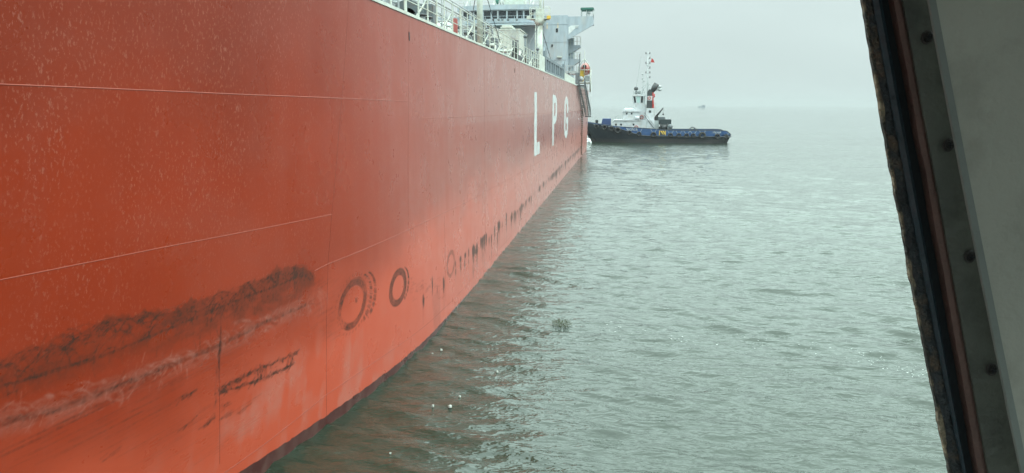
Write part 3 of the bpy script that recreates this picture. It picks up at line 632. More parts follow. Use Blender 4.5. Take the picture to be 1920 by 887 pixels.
m.build('raised_walkway', M['lgrey'], ship)
m = MB()
for x, h_, r in ((-11.2, .7, .5), (-12.1, 1.5, .45), (-11.3, 1.75, .25)): m.tube([(x, 16, DECK+h_), (x, 36, DECK+h_)], r, 12)
build_each(m, 'cargo_pipe', M['dgrey'], ship)
for y_, x, h_, r in ((28.5, -12, 2.6, .9), (39, -12.5, 3.0, .5), (48, -12, 2.5, 1.2)):
    MB().tube([(x, y_, DECK), (x, y_, DECK+h_*.8), (x, y_, DECK+h_)], [r, r, r*.5], 16).build('tank_dome', M['cream' if h_ < 2.8 else 'grey'], ship)
# dense pipe manifold further aft, pale and dark
m = MB(); m2 = MB()
for k in range(46):
    y_ = random.uniform(38, 92); x = random.uniform(-12.5, -8.2); h_ = random.uniform(.9, 2.2)
    (m if k % 2 else m2).tube([(x, y_, DECK), (x, y_, DECK+h_)], random.uniform(.05, .16), 8)
    if k % 3 == 0: (m if k % 2 else m2).tube([(x, y_, DECK+h_), (x-1.6, y_, DECK+h_)], .12, 8)
    if k % 5 == 0: (m2).torus((x, y_, DECK+h_), .28, .04, 'y', 14, 6)
for x, h_, r in ((-8.8, .5, .2), (-9.4, 1.0, .25), (-10.4, 1.5, .22), (-11.2, 1.1, .2)): m2.tube([(x, 60, DECK+h_), (x, 112, DECK+h_)], r, 10)
build_each(m, 'deck_pipe', M['cream'], ship); build_each(m2, 'deck_pipe', M['grey'], ship)
# pole with guy wires beside the rail
pb = P(900, 80, 36.5); m = MB().tube([(pb.x, 36.5, DECK), (pb.x, 36.5, DECK+2.2), (pb.x, 36.5, DECK+7)], [.155, .15, .15], 16).box(pb.x-.3, pb.x+.3, 36.2, 36.8, DECK, DECK+.06)
m.build('tall_pole', M['cream'], ship)
m = MB()
for q, Yq in (((886, 26), (892, -8)), ((938, 80), (912, -8))):
    a_, c_ = P(q[0], q[1], 39), P(Yq[0], Yq[1], 36.6); m.tube([a_, c_], .018, 6)
build_each(m, 'guy_wire', M['dgrey'], ship)
# derrick post with light platform
Yp = 78; pa, pt_ = P(1012, 110, Yp), P(1012, 37, Yp); m = MB()
m.tube([(pa.x, Yp, DECK), (pa.x, Yp, pt_.z-.2)], [.34, .27], 16).tube([(pa.x, Yp, pt_.z-.6), (pa.x, Yp, pt_.z)], [.3, .75], 16)
m.tube([(pa.x-.45, Yp+.1, DECK), (pa.x-.45, Yp+.1, pt_.z)], .07, 8); post = m.build('light_mast', M['cream'], ship)
pf = MB().box(pa.x-1.0, pa.x+1.0, Yp-.6, Yp+.6, pt_.z, pt_.z+.1).box(pa.x-.35, pa.x+.35, Yp-.35, Yp+.35, pt_.z+.1, pt_.z+1.1, .06).tube([(pa.x, Yp, pt_.z+1.1), (pa.x+.05, Yp, pt_.z+2.6)], .09, 8).tube([(pa.x+.35, Yp, pt_.z+1.1), (pa.x+.35, Yp, pt_.z+3)], .05, 8)
for x in (-1, -.35, .35, 1):
    for y in (-.6, .6): pf.tube([(pa.x+x, Yp+y, pt_.z), (pa.x+x, Yp+y, pt_.z+1.2)], .035, 6)
for h_ in (.6, 1.2): pf.tube([(pa.x-1, Yp-.6, pt_.z+h_), (pa.x+1, Yp-.6, pt_.z+h_), (pa.x+1, Yp+.6, pt_.z+h_), (pa.x-1, Yp+.6, pt_.z+h_), (pa.x-1, Yp-.6, pt_.z+h_)], .03, 6)
pf.build('platform', M['cream'], post)
for x in (-1.15, .95): MB().box(pa.x+x-.15, pa.x+x+.25, Yp-.95, Yp-.6, pt_.z-.05, pt_.z+.3, .04).build('floodlight', M['yellow'] if x > 0 else M['cream'], post)
m = MB()
for q, Yq in (((988, 92), 70), ((1033, 113), 84)): m.tube([(pa.x, Yp, pt_.z-.3), P(q[0], q[1], Yq)], .03, 6)
m.build('guy_wire', M['dgrey'], ship)
# small deck posts and vents near the mast
m = MB()
for px_, Yq, h_ in ((985, 56, 2.3), (1000, 64, 1.7), (1008, 70, 2.4), (1017, 72, 1.5), (1023, 80, 1.7), (1056, 100, 1.5), (1067, 108, 1.8)):
    q = P(px_, 100, Yq); MB().tube([(q.x, Yq, DECK), (q.x, Yq, DECK+h_)], .09, 8).ball((q.x, Yq, DECK+h_), .16, 8).build('deck_vent', M['grey'], ship)

# ---- accommodation block
YF = 130.0
hs = empty('superstructure', (0, 0, 0)); hs.parent = ship; hs.location = -Vector(ship.location)+Vector((-20, YF, 0))
def bx(px0, py0, px1, py1, Y=YF): a_, c_ = P(px0, py0, Y), P(px1, py1, Y); return a_.x, c_.x, c_.z, a_.z
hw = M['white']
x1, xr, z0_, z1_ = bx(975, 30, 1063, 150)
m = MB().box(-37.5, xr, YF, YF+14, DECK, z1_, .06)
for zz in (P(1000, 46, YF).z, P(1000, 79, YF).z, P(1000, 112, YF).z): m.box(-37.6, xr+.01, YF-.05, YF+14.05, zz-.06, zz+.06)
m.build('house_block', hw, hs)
# bridge wing with solid bulwark and diagonal bracket
zt_ = P(1000, 32, YF).z; zb_ = P(1000, 49, YF).z; xt = P(1112, 32, YF).x; z2 = P(1065, 73, YF).z
m = MB().prism([(xr-.02, zt_), (xt, zt_), (xt, zb_), (xr+.3, z2), (xr-.02, z2)], 'y', YF+.1, YF+.5)
zr = P(1000, 50, YF).z; m2 = MB().box(xr, xt, YF+.5, YF+4.2, zr+.4, zr+.6).box(xt-.25, xt-.02, YF+.5, YF+4.2, zr+.4, zt_)
m.build('bridge_wing', hw, hs); m2.build('wing_deck', hw, hs)
a_ = P(1066, 49, YF); MB().prism([(a_.x, P(1000, 66, YF).z), (a_.x, P(1000, 52, YF).z), (a_.x+.4, P(1000, 49, YF).z), (P(1086, 40, YF).x, P(1000, 49, YF).z), (P(1077, 40, YF).x, P(1000, 56, YF).z), (a_.x+.4, P(1000, 62, YF).z)], 'y', YF+.06, YF+.09).build('bracket_recess', mat('recess_white', (.52, .56, .56), .6), hs)  # a paler white than the house paint
MB().box(P(1078, 40, YF).x, P(1084, 40, YF).x, YF+.03, YF+.08, P(1000, 54, YF).z, P(1000, 50.5, YF).z).build('bracket_opening', M['lgrey'], hs)
# canopy on the wing
m = MB(); cx0, cx1 = P(1089, 40, YF).x, P(1111.5, 40, YF).x; zc0, zc1 = P(1000, 20, YF).z, P(1000, 15.5, YF).z
for x in (cx0, (cx0+cx1)/2-.1, cx1):
    for y in (YF+.5, YF+2.6): m.tube([(x, y, zt_-.3), (x, y, zc0)], .07, 8)
m.tube([(cx1-.7, YF+.8, zt_), (cx1-.7, YF+.8, zt_+.5)], .08, 8).ball((cx1-.7, YF+.8, zt_+.65), .28, 10)
cn = m.build('wing_shelter', M['lgrey'], hs); MB().box(cx0-.1, cx1+.1, YF+.3, YF+2.8, zc0, zc1, .08).build('wing_canopy', M['green'], hs)
# wheelhouse standing forward of the block
YW = YF-2.5; wl, wr_ = P(858, 40, YW).x, P(1007, 40, YW).x; zw0, zw1 = P(1000, 42, YW).z, P(1000, 8, YW).z; zwin0, zwin1 = P(1000, 34, YW).z, P(1000, 19, YW).z
xm = P(905, 40, YW).x; xn = P(985, 40, YW).x
plan = [(wl, YW+1.6), (xm, YW+.2), (xm+2, YW), (xn-2.5, YW), (xn, YW+.3), (wr_, YW+.9), (wr_, YF+6), (wl, YF+6)]
def fac(z0, z1, o=0): return [(x, y-o) for x, y in plan]
m = MB().prism(plan, 'z', zw0, zwin0).prism([(x, y) for x, y in plan], 'z', zwin1, zw1-.02)
m.prism([(x+(-.3 if x < -20 else .3), y-.35 if y < YF else y) for x, y in plan], 'z', zwin1+.15, zw1).build('wheelhouse', hw, hs)
MB().prism([(x, y+.25 if y < YF else y) for x, y in plan], 'z', zwin0, zwin1).build('window_band', M['dgrey'], hs)
m = MB()
for px0, px1 in ((866, 878), (881, 886), (888, 905), (907, 921), (923, 933), (935, 950), (952, 968), (971, 980), (983, 999)):
    def wy(x):
        for (xa, ya), (xb, yb) in zip(plan[:5], plan[1:6]):
            if xa <= x <= xb: return ya+(yb-ya)*(x-xa)/(xb-xa)
        return YW
    xa, xb = P(px0, 40, YW).x, P(px1, 40, YW).x; 
    MB().add([(xa, wy(xa)+.1, zwin0+.05), (xb, wy(xb)+.1, zwin0+.05), (xb, wy(xb)+.02, zwin1), (xa, wy(xa)+.02, zwin1)], [(0, 1, 2, 3)]).build('window', M['glass'], hs)
    if px0 > 870: m.box(xa-.28, xa-.02, wy(xa)-.02, wy(xa)+.3, zwin0, zwin1)
m.box(P(999.5, 40, YW).x, wr_, YW+.85, YW+1.2, zwin0, zwin1); build_each(m, 'window_mullion', hw, hs)
# walkway round the wheelhouse, with rail and lamps
m = MB(); zk = P(1000, 42, YW-1).z; m.prism([(wl-1, YW+.6), (xm, YW-.9), (xn, YW-.9), (wr_+1, YW-.2), (wr_+1, YF), (wl-1, YF)], 'z', zk-.35, zk-.1)
for k in range(12): x = wl+(wr_-wl)*k/11; m.tube([(x, YW-.8, zk), (x, YW-.8, zk+1.15)], .04, 6)
for h_ in (.6, 1.15): m.tube([(wl, YW+.2, zk+h_), (xm, YW-.85, zk+h_), (xn, YW-.85, zk+h_), (wr_+.8, YW-.2, zk+h_)], .03, 6)
m.build('bridge_walkway', hw, hs)
m = MB()
for px_ in (910, 925, 935, 942, 953, 969): q = P(px_, 37, YW-.9); m.ball((q.x, YW-1, q.z), .22, 8, (1, .6, 1))
build_each(m, 'deck_lamp', M['grey'], hs)
# gear on the monkey island, cut by the top of the picture
m = MB()
for k in range(26):
    x = P(random.uniform(852, 1018), 0, YW).x; h_ = random.uniform(.6, 2.0); m.tube([(x, YW+random.uniform(.5, 6), zw1-.1), (x, YW+random.uniform(.5, 6), zw1+h_)], random.uniform(.04, .09), 6)
m.tube([(wl, YW+1.2, zw1+1.1), (wr_, YW+.8, zw1+1.1)], .04, 6).tube([(wl, YW+1.2, zw1+.55), (wr_, YW+.8, zw1+.55)], .03, 6)
m.box(P(941, 40, YW).x, P(980, 40, YW).x, YW+2, YW+5, zw1, zw1+2.8, .1).tube([(-20, YW+4, zw1), (-20, YW+4, zw1+9)], [.5, .25], 12).box(-22, -18, YW+3.8, YW+4.2, zw1+4.5, zw1+4.9)
m.build('roof_mast_gear', M['cream'], hs)
MB().tube([P(932, 0, YW), P(933, 8, YW)], [.35, .15], 8).build('magnetic_compass', M['green'], hs)
# lower forward deckhouse with tank box
x0_, x1_, z_, z__ = bx(895, 57, 974, 120, 120)
MB().box(x0_, x1_, 120, 130, DECK, z__, .06).box(x0_-.1, x1_+.12, 119.9, 129.8, z__-.02, z__+.16).build('forward_house', M['cream'], hs)
x0_, x1_, z_, z__ = bx(936, 45.5, 959, 54, 119); MB().box(x0_, x1_, 120, 123, z_, z__, .25).box(x0_+.3, x1_-.3, 120.4, 122.6, z_-.5, z_+.1).build('water_tank', M['cream'], hs)
m = MB()
for k in range(30): x = P(random.uniform(955, 974), 0, 119.7).x; zz = P(1000, random.uniform(54, 70), 119.7).z; m.tube([(x, 119.7, zz), (x+random.uniform(-.6, .6), 119.7, zz+random.uniform(-.6, .3))], .035, 5)
build_each(m, 'cable', M['lgrey'], hs)
# portholes and small brackets on the front
for q in ((1042, 53, 1046.5, 61), (1033.2, 83, 1037, 89)):
    x0_, x1_, z_, z__ = bx(*q); f_ = MB().box(x0_-.05, x1_+.05, YF-.03, YF+.05, z_-.05, z__+.05).build('window', M['lgrey'], hs); MB().box(x0_+.03, x1_-.03, YF-.045, YF+.0, z_+.03, z__-.03).build('pane', M['glass'], f_) if False else MB().box(x0_+.03, x1_-.03, YF-.045, YF-.031, z_+.03, z__-.03).build('window_pane', M['glass'], hs)
x0_, x1_, z_, z__ = bx(1045, 106, 1053.5, 108); MB().box(x0_, x1_, YF-.5, YF, z_, z__).build('wall_lamp', M['cream'], hs)
m = MB()
for px_ in (1026, 1046): q = P(px_, 43, YF); m.box(q.x-.12, q.x+.12, YF-.012, YF-.004, q.z-1.0, q.z)
build_each(m, 'rust_streak', mat('rust_stain', (.50, .42, .30), .7), hs)
# stair platforms outboard of the block
YP_ = YF+3
for yb, yt, xe in ((86, 70, 1088), (112, 99, 1088)):
    q0, q1_ = P(1063, yb, YP_), P(xe, yb, YP_); zt2 = P(1000, yt, YP_).z
    m = MB().prism([(q0.x, q0.z+.1), (q1_.x, q0.z+.1), (q1_.x, q0.z-.2), (q0.x+1.2, q0.z-1.0), (q0.x, q0.z-1.6)], 'y', YP_, YP_+2.4).build('stair_platform', hw, hs)
    r_ = MB()
    for x in np.linspace(q0.x+.6, q1_.x-.05, 4):
        for y in (YP_+.05, YP_+2.35): r_.tube([(x, y, q0.z), (x, y, zt2)], .04, 6)
    for zz in (zt2, (zt2+q0.z)/2): r_.tube([(q0.x, YP_+.05, zz), (q1_.x-.05, YP_+.05, zz), (q1_.x-.05, YP_+2.35, zz)], .035, 6)
    r_.build('platform_rail', M['cream'], hs)
q0, q1_ = P(1067, 60, YP_+.5), P(1075, 140, YP_+.5); MB().box(q0.x, q1_.x, YP_+.5, YP_+4, DECK, P(1000, 72, YP_).z).build('stair_tower', hw, hs)
q0, q1_ = P(1060, 133, YF-6), P(1081, 138, YF-6); m = MB().box(q0.x, q1_.x, YF-6, YF-1, q1_.z, q0.z)
m.tube([(q1_.x, YF-6, q0.z+.9), (q0.x, YF-6, q0.z+.9)], .035, 6)
for x in np.linspace(q0.x, q1_.x, 5): m.tube([(x, YF-6, DECK), (x, YF-6, q0.z+.9)], .06, 6)
m.build('boat_deck', M['lgrey'], hs)
q0, q1_ = P(1079, 136, YF-8), P(1085, 157, YF-8); MB().box(q0.x, q1_.x, YF-8, YF-6.5, q1_.z, q0.z, .05).box(q1_.x, q1_.x+.15, YF-8, YF-7.6, q0.z-1, q0.z+3).build('ladder_davit', M['grey'], hs)

# ------------------------------------------------------------------ lifeboat on its ramp at the stern
YB = 143.0
lb = empty('lifeboat', P(1096.5, 141, YB)); tag(lb, 'orange enclosed lifeboat hanging in its frame at the ship stern', 'lifeboat')
c0 = P(1096.5, 130, YB); top, bot = P(1000, 117, YB).z, P(1000, 141, YB).z; w2 = (P(1107.5, 130, YB).x-P(1086, 130, YB).x)/2
m = MB(); rings_ = 12; n = 16; vs = []
for i in range(rings_+1):
    u = i/rings_; s_ = (math.sin(math.pi*(.06+.88*u)))**.55
    for k in range(n):
        a = 2*math.pi*k/n; cx, cz = math.cos(a), math.sin(a)
        zz = (top-c0.z)*max(cz, 0)*(1-.0*abs(cx)) + (c0.z-bot)*min(cz, 0)
        xx = w2*cx*(1-.12*max(cz, 0)**1.5)
        vs.append((c0.x+xx*s_, YB-1+7*u, c0.z+zz*s_))
m.add(vs, [(i*n+k, i*n+(k+1) % n, (i+1)*n+(k+1) % n, (i+1)*n+k) for i in range(rings_) for k in range(n)], True); m.add(vs[:n], [tuple(range(n))]); m.add(vs[-n:], [tuple(range(n))[::-1]])
m.build('boat_hull', M['orange'], lb)
m = MB().torus((c0.x, YB-.95, c0.z-.1), w2*.93, .06, 'y', 20, 6, (1, .12)); m.build('rubbing_strake', M['lgrey'], lb)
MB().box(c0.x-.35, c0.x+.35, YB-1.12, YB-.8, c0.z+.3, c0.z+.75, .05).build('window', M['glass'], lb)
m = MB(); zd = P(1000, 156, YB).z
for sx_ in (-1, 1):
    m.tube([(c0.x+sx_*w2*1.05, YB-1.8, DECK), (c0.x+sx_*w2*1.02, YB-1.8, c0.z+.3), (c0.x+sx_*.1, YB-1.8, P(1000, 113, YB).z)], .10, 8)
m.tube([(c0.x-w2*1.05, YB-1.8, c0.z-.2), (c0.x+w2*1.05, YB-1.8, c0.z-.2)], .07, 8).tube([(c0.x, YB-1.8, c0.z-1.2), (c0.x, YB-1.8, P(1000, 97, YB).z)], .07, 8)
m.tube([(c0.x+w2*1.1, YB-2, zd-1.8), (c0.x+w2*1.1, YB-2, c0.z-.2)], .14, 8).box(c0.x-w2, c0.x+w2*1.1, YB-2, YB+4, zd-.1, zd+.1)
m.build('launch_frame', M['cream'], hs)
m = MB().box(c0.x-w2*.9, c0.x-.1, YB-1.5, YB-1, zd+.2, zd+1.9, .1).box(c0.x-.8, c0.x+.1, YB-1.7, YB-1.5, zd+1.2, zd+2.3, .05); m.build('yellow_winch', M['yellow'], hs)
m = MB().ball((c0.x-w2*.55, YB-1.9, zd+.7), .5, 10).box(c0.x+.1, c0.x+w2*.9, YB-1.7, YB-1, zd+.3, zd+1.3, .1); build_each(m, 'raft_canister', M['lgrey'], hs)

# ------------------------------------------------------------------ gangway and pilot ladder on the ship side
gw = empty('accommodation_ladder', (-6.3, 110, 11.4)); tag(gw, 'dark lowered gangway stair hanging on the ship side near the stern', 'gangway')
A = P(1085, 158, 0.01); 
ga = Vector((-6.72, 110.5, 11.5)); gb_ = Vector((-6.42, 127.5, 6.7)); WG = .92
m = MB()
for sx_ in (0, WG):
    m.prism([(ga.y, ga.z-.12), (gb_.y, gb_.z-.12), (gb_.y, gb_.z+.16), (ga.y, ga.z+.16)], 'x', ga.x+sx_-.04, ga.x+sx_+.04)
    for h_ in (.6, 1.1): m.tube([ga+Vector((sx_, 0, h_)), gb_+Vector((sx_, 0, h_))], .05, 6)
    for k in range(15): q = ga.lerp(gb_, k/14)+Vector((sx_, 0, 0)); m.tube([q, q+Vector((0, 0, 1.1))], .045, 6)
m.build('side_rail', M['grey'], gw)
m = MB()
for k in range(24): q = ga.lerp(gb_, (k+.5)/24); m.box(q.x, q.x+WG, q.y-.16, q.y+.16, q.z-.03, q.z+.05)
build_each(m, 'tread', M['alu'], gw)
MB().box(gb_.x-.05, gb_.x+WG+.05, gb_.y, gb_.y+1.2, gb_.z-.16, gb_.z-.02).build('lower_platform', M['dgrey'], gw)
MB().box(ga.x-.1, ga.x+WG+.1, ga.y-1.6, ga.y, ga.z-.2, ga.z).build('upper_platform', M['dgrey'], gw)
m = MB().tube([(gb_.x+.5, gb_.y-.5, gb_.z+1), (gb_.x+.2, gb_.y-1.5, ga.z+3)], .03, 6).tube([(gb_.x+WG, gb_.y, gb_.z), (gb_.x+.7, gb_.y+6, ga.z+.8)], .06, 6); build_each(m, 'fall_wire', M['lgrey'], gw)
pl_ = empty('pilot_ladder', (-6.8, 122, 6)); tag(pl_, 'thin dark rope ladder hanging down the red hull below the gangway', 'rope ladder')
m = MB(); yL = 122.5
for d in (-.22, .22): m.tube([(-DX0+.16, yL+d, .35), (-DX0+.16, yL+d, 8.6)], .05, 5)
build_each(m, 'side_rope', M['rope'], pl_); m = MB()
for z in np.arange(.4, 8.5, .34): m.box(-DX0+.04, -DX0+.30, yL-.28, yL+.28, z, z+.08)
build_each(m, 'rung', M['rope'], pl_)

# ------------------------------------------------------------------ tug pushing at the stern
YT, YC = 170.0, 175.0
tug = empty('tugboat', (10, YC, 0)); tag(tug, 'blue and black tugboat with white wheelhouse and tyre fenders at the red ship stern', 'tugboat')
def tp(px, py, Y=YT): return P(px, py, Y)
xb, xs_ = tp(1093, 230).x, tp(1374, 254).x
# half breadth and sheer along the length (u from bow to stern)
def sheer(x):
    return np.interp(x, [tp(1100, 229.5).x, tp(1146, 236.6).x, tp(1225, 241.6).x, tp(1261, 244.5).x, tp(1356, 245).x, tp(1364, 246).x, tp(1374, 254).x],
                     [tp(1100, 229.5).z, tp(1146, 236.6).z, tp(1225, 241.6).z, tp(1261, 244.5).z, tp(1356, 245).z, tp(1364, 246).z, tp(1374, 254).z])
zr_ = tp(1225, 256).z                              # rubbing line, foot of the blue bulwark
def blue0(x): return np.interp(x, [xb, tp(1150, 245).x, tp(1168, 245).x, tp(1205, 245).x, xs_], [sheer(xb)-.04, sheer(tp(1150, 245).x)-.06, sheer(tp(1168, 245).x)-.75, zr_+.1, zr_-.05])
def halfb(x, z):
    u = (x-xb)/(xs_-xb); bow = np.clip((x-(xb+1.6*max(0, 1-z/3.5)))/9, 0, 1)**.5; st_ = np.clip((xs_-x-(1.0 if z < 1.5 else 0)*.9)/2.0, 0, 1)**.45
    return 5.0*bow*(.35+.65*st_)*(.93+.07*min(1, z/2))
xsn = np.concatenate([xb+np.array([0, .15, .4, .8, 1.4, 2.2, 3.2, 4.5, 6, 8]), np.linspace(xb+10, xs_-3, 14), xs_-np.array([2, 1.3, .8, .4, .15, 0])])
def band_mesh(z0f, z1f, nzz, out=0):
    m = MB()
    for sd in (-1, 1):
        vs = []
        for x in xsn:
            for j in range(nzz+1):
                z = z0f(x)+(z1f(x)-z0f(x))*j/nzz; rake = -1.2*max(0, 1-(x-xb)/8)*(z-3)/3*-1
                xx = x+(1.5*max(0, 1-(x-xb)/9)*max(0, (3.6-z)/3.6)) - (.7*max(0, 1-(xs_-x)/4)*max(0, (1.6-z)/1.6))
                vs.append((xx, YC+sd*(halfb(x, z)+out), z))
        m.add(vs, [(i*(nzz+1)+j, (i+1)*(nzz+1)+j, (i+1)*(nzz+1)+j+1, i*(nzz+1)+j+1) for i in range(len(xsn)-1) for j in range(nzz)], True)
    return m
th_ = band_mesh(lambda x: .85, lambda x: float(blue0(x)), 5); dkz = [(x, float(blue0(x))+.15) for x in xsn]
th_.add([(x, YC+sd*halfb(x, z)*.99, z) for x, z in dkz for sd in (-1, 1)], [(2*i, 2*i+1, 2*i+3, 2*i+2) for i in range(len(dkz)-1)])
th_.build('hull', M['tblack'], tug)
thull = [c for c in tug.children][0]
band_mesh(lambda x: -1.0, lambda x: .85, 3).build('boot_topping', M['boot'], tug)
bw = band_mesh(lambda x: float(blue0(x)), lambda x: float(sheer(x)), 2, -.02); bw.build('bulwark', M['blue'], tug)
m = MB()
for sd in (-1, 1):
    m.tube([(x, YC+sd*(halfb(x, 2)+.02), float(blue0(x))) for x in xsn], .16, 8); m.tube([(x, YC+sd*(halfb(x, 2)-.02), float(sheer(x))) for x in xsn], .09, 6)
m.build('rubbing_rail', M['tblack'], tug)
# tyre fenders along the near side
tk = lambda zx, zy: (1090+zx/4.433, 90+zy/4.433)
fends = [(122, 655, 20), (190, 662, 22), (250, 672, 22), (303, 685, 27), (400, 706, 20), (480, 715, 20), (600, 722, 24), (740, 725, 19), (810, 728, 20), (875, 728, 19), (930, 728, 19), (1005, 727, 29), (1130, 735, 22), (1205, 738, 18)]
for zx, zy, r in fends:
    px_, py_ = tk(zx, zy); q = tp(px_, py_); R_ = r/4.433/1350*172; y = YC-halfb(q.x, q.z)-.28
    m = MB().torus((q.x, y, q.z), R_*.72, R_*.30, 'y', 20, 8); fo = m.build('tyre_fender', M['tyre'], tug)
    c_ = MB()
    for dx in (-.35, .35): c_.tube([(q.x+dx*.5, y+.1, q.z+R_*.6), (q.x+dx*2.0, y+.22, min(q.z+R_+.9, float(sheer(q.x))-.1))], .035, 5)
    c_.build('chain', M['lgrey'], fo)
# bow stem fender rolls
MB().tube([(xb+.2+1.2*k/6, YC+(-1 if 1 else 1)*0, sheer(xb)-.3-k*.45) for k in range(7)], .45, 10).build('bow_fender', M['black'], tug)
MB().box(tp(1115, 245).x, tp(1120, 245).x, YC-1.2, YC-.5, 3.2, tp(1240, 225, YC).z, .05).box(tp(1113.5, 245).x, tp(1121, 245).x, YC-1.3, YC-.4, tp(1240, 228, YC).z, tp(1240, 227, YC).z).build('bow_bollard', M['dgrey'], tug)
q0, q1_ = P(1126, 222.6, YC-2), P(1145, 237, YC-2); MB().prism([(q0.x, q1_.z-.5), (q1_.x, q1_.z-.5), (q1_.x, q0.z), (q0.x+.45, q0.z)], 'y', YC-2, YC+2).build('bow_winch_cover', mat('navy_canvas', (.025, .05, .14), .7), tug)
# deckhouse tiers
def tb_(px0, py0, px1, py1, ya, yb_, name, mt, bev=.08, parent=None):
    q0, q1_ = P(px0, py0, ya), P(px1, py1, ya); return MB().box(q0.x, q1_.x, ya, yb_, q1_.z, q0.z, bev).build(name, mt, parent or tug)
Yd = YC-3.6
q0, q1_ = P(1148, 226, Yd), P(1227, 243, Yd)
m = MB().prism([(q0.x, q1_.z), (q1_.x, q1_.z), (q1_.x, q0.z+.1), (P(1152, 215, Yd).x, q0.z+.1), (q0.x, P(1210, 230, Yd).z)], 'y', Yd, YC+3.6)
dh = m.build('deckhouse', M['twhite'], tug)
MB().prism([(P(1149, 215, Yd).x, q0.z), (P(1205, 215, Yd).x, q0.z), (P(1205, 215, Yd).x, q0.z+.14), (P(1153, 215, Yd).x, q0.z+.14)], 'y', Yd-.2, YC+3.8).build('deckhouse_roof', M['twhite'], tug)
for px_ in (1155, 1164.5, 1188): tb_(px_-1.5, 231.8, px_+1.5, 235.4, Yd-.03, Yd+.1, 'porthole_window', M['glass'], 0, dh)
for px_ in (1202, 1212): tb_(px_-.3, 229, px_+.3, 241, Yd-.04, Yd+.1, 'door_edge', M['lgrey'], 0, dh)
Yd2 = YC-2.8; d2 = tb_(1168, 205, 1199, 226, Yd2, YC+2.8, 'upper_deckhouse', M['twhite'])
m = MB().box(P(1167, 215, Yd2).x, P(1200, 215, Yd2).x, Yd2-.25, YC+3, P(1210, 209.5, Yd2).z, P(1210, 208.5, Yd2).z)
m.add([(P(1168, 215, Yd2).x, Yd2-.2, P(1210, 208.3, Yd2).z), (P(1199, 215, Yd2).x, Yd2-.2, P(1210, 208.3, Yd2).z), (P(1196, 215, Yd2).x, YC, P(1210, 202.5, Yd2).z), (P(1172, 215, Yd2).x, YC, P(1210, 202.5, Yd2).z)], [(0, 1, 2, 3)]); m.build('upper_roof', M['twhite'], tug)
for px_ in (1175.3, 1184.5): tb_(px_-1.5, 211.3, px_+1.3, 214.8, Yd2-.03, Yd2+.1, 'window', M['glass'], 0, d2)
Ym = YC-1.8; tb_(1191, 196, 1211, 226, Ym, YC+1.8, 'wheelhouse_base', M['twhite'])
# wheelhouse with glazing: sill ring, roof, posts and panes
zs, ze, zr0, zr1 = P(1210, 197, Ym).z, P(1210, 192, Ym).z, P(1210, 180.5, Ym).z, P(1210, 177.5, Ym).z
xa, xb_, xt_ = P(1188.5, 215, Ym).x, P(1209, 215, Ym).x, P(1184.5, 215, Ym).x
m = MB().prism([(xa, zs), (xb_, zs), (xb_, ze-.1), (xa-.15, ze-.1)], 'y', Ym, YC+1.8)
wh = m.build('wheelhouse', M['twhite'], tug)
MB().prism([(xt_-.1, zr0), (xb_+.2, zr0), (xb_+.2, zr1), (xt_+.1, zr1)], 'y', Ym-.3, YC+2.1).build('roof', M['twhite'], wh)
m = MB()
for x0_, x1_ in ((xa-.05, xt_+.1), (P(1193, 215, Ym).x, P(1191, 215, Ym).x), (P(1200, 215, Ym).x, P(1200, 215, Ym).x), (P(1205.5, 215, Ym).x, P(1205.5, 215, Ym).x), (xb_-.1, xb_-.1)):
    for y0, y1 in ((Ym+.05, Ym-.15), (YC+1.75, YC+1.95)): m.tube([(x0_, y0, ze-.15), (x1_, y1, zr0+.05)], .13, 6)
build_each(m, 'window_post', M['twhite'], wh)
xw = [xa-.05, P(1193, 215, Ym).x, P(1200, 215, Ym).x, P(1205.5, 215, Ym).x, xb_-.1]; xw2 = [xt_+.1, P(1191, 215, Ym).x, P(1200, 215, Ym).x, P(1205.5, 215, Ym).x, xb_-.1]
for k in range(4): MB().add([(xw[k], Ym+.1, ze-.15), (xw[k+1], Ym+.1, ze-.15), (xw2[k+1], Ym-.08, zr0), (xw2[k], Ym-.08, zr0)], [(0, 1, 2, 3)]).build('window', [M['glass'], M['pale_glass'], M['glass'], M['lgrey']][k], wh)
m = MB()
for px_ in np.linspace(1188, 1208, 7): q = P(px_, 177, Ym); m.tube([(q.x, Ym, zr1), (q.x, Ym, P(1210, 170, Ym).z)], .05, 6)
for yy in (170, 173.5): m.tube([P(1188, yy, Ym), P(1208, yy, Ym)], .04, 6)
m.build('roof_rail', M['lgrey'], tug); q = P(1192.6, 166.5, Ym+1); MB().ball(q, .5, 12).tube([q-Vector((0, 0, 1.3)), q], .15, 8).build('searchlight', M['dgrey'], tug)
MB().box(P(1189, 215, Ym).x, P(1200, 215, Ym).x, Ym+.2, Ym+.4, P(1210, 176, Ym).z, P(1210, 171.5, Ym).z).build('roof_name_board', M['grey'], tug)
# funnel casing, funnel, red exhaust post, fire monitor
Yf = YC-2.6; tb_(1211.5, 203, 1226, 243, Yf, YC-.6, 'funnel_casing', M['twhite']); tb_(1216.5, 207, 1221, 211.5, Yf-.03, Yf+.1, 'casing_window', M['dgrey'], 0)
q = lambda a_, b__: (P(a_, 215, Yf).x, P(1210, b__, Yf).z)
MB().prism([q(1212, 203), q(1222, 203), q(1221.5, 174), q(1216, 167), q(1212.6, 172)], 'y', Yf+.1, YC-1).build('funnel', M['dgrey'], tug)
lg = MB().prism([q(1213, 188.5), q(1222, 188.5), q(1222, 180), q(1213, 180)], 'y', Yf+.02, Yf+.09).build('funnel_emblem_plate', M['twhite'], tug)
qe = P(1217.5, 184, Yf); m = MB().torus((qe.x, Yf-.0, qe.z), .30, .07, 'y', 16, 6).prism([(qe.x-.42, qe.z-.16), (qe.x+.42, qe.z-.16), (qe.x+.3, qe.z-.3), (qe.x-.3, qe.z-.3)], 'y', Yf-.03, Yf+.01); m.build('emblem', M['red'], lg)
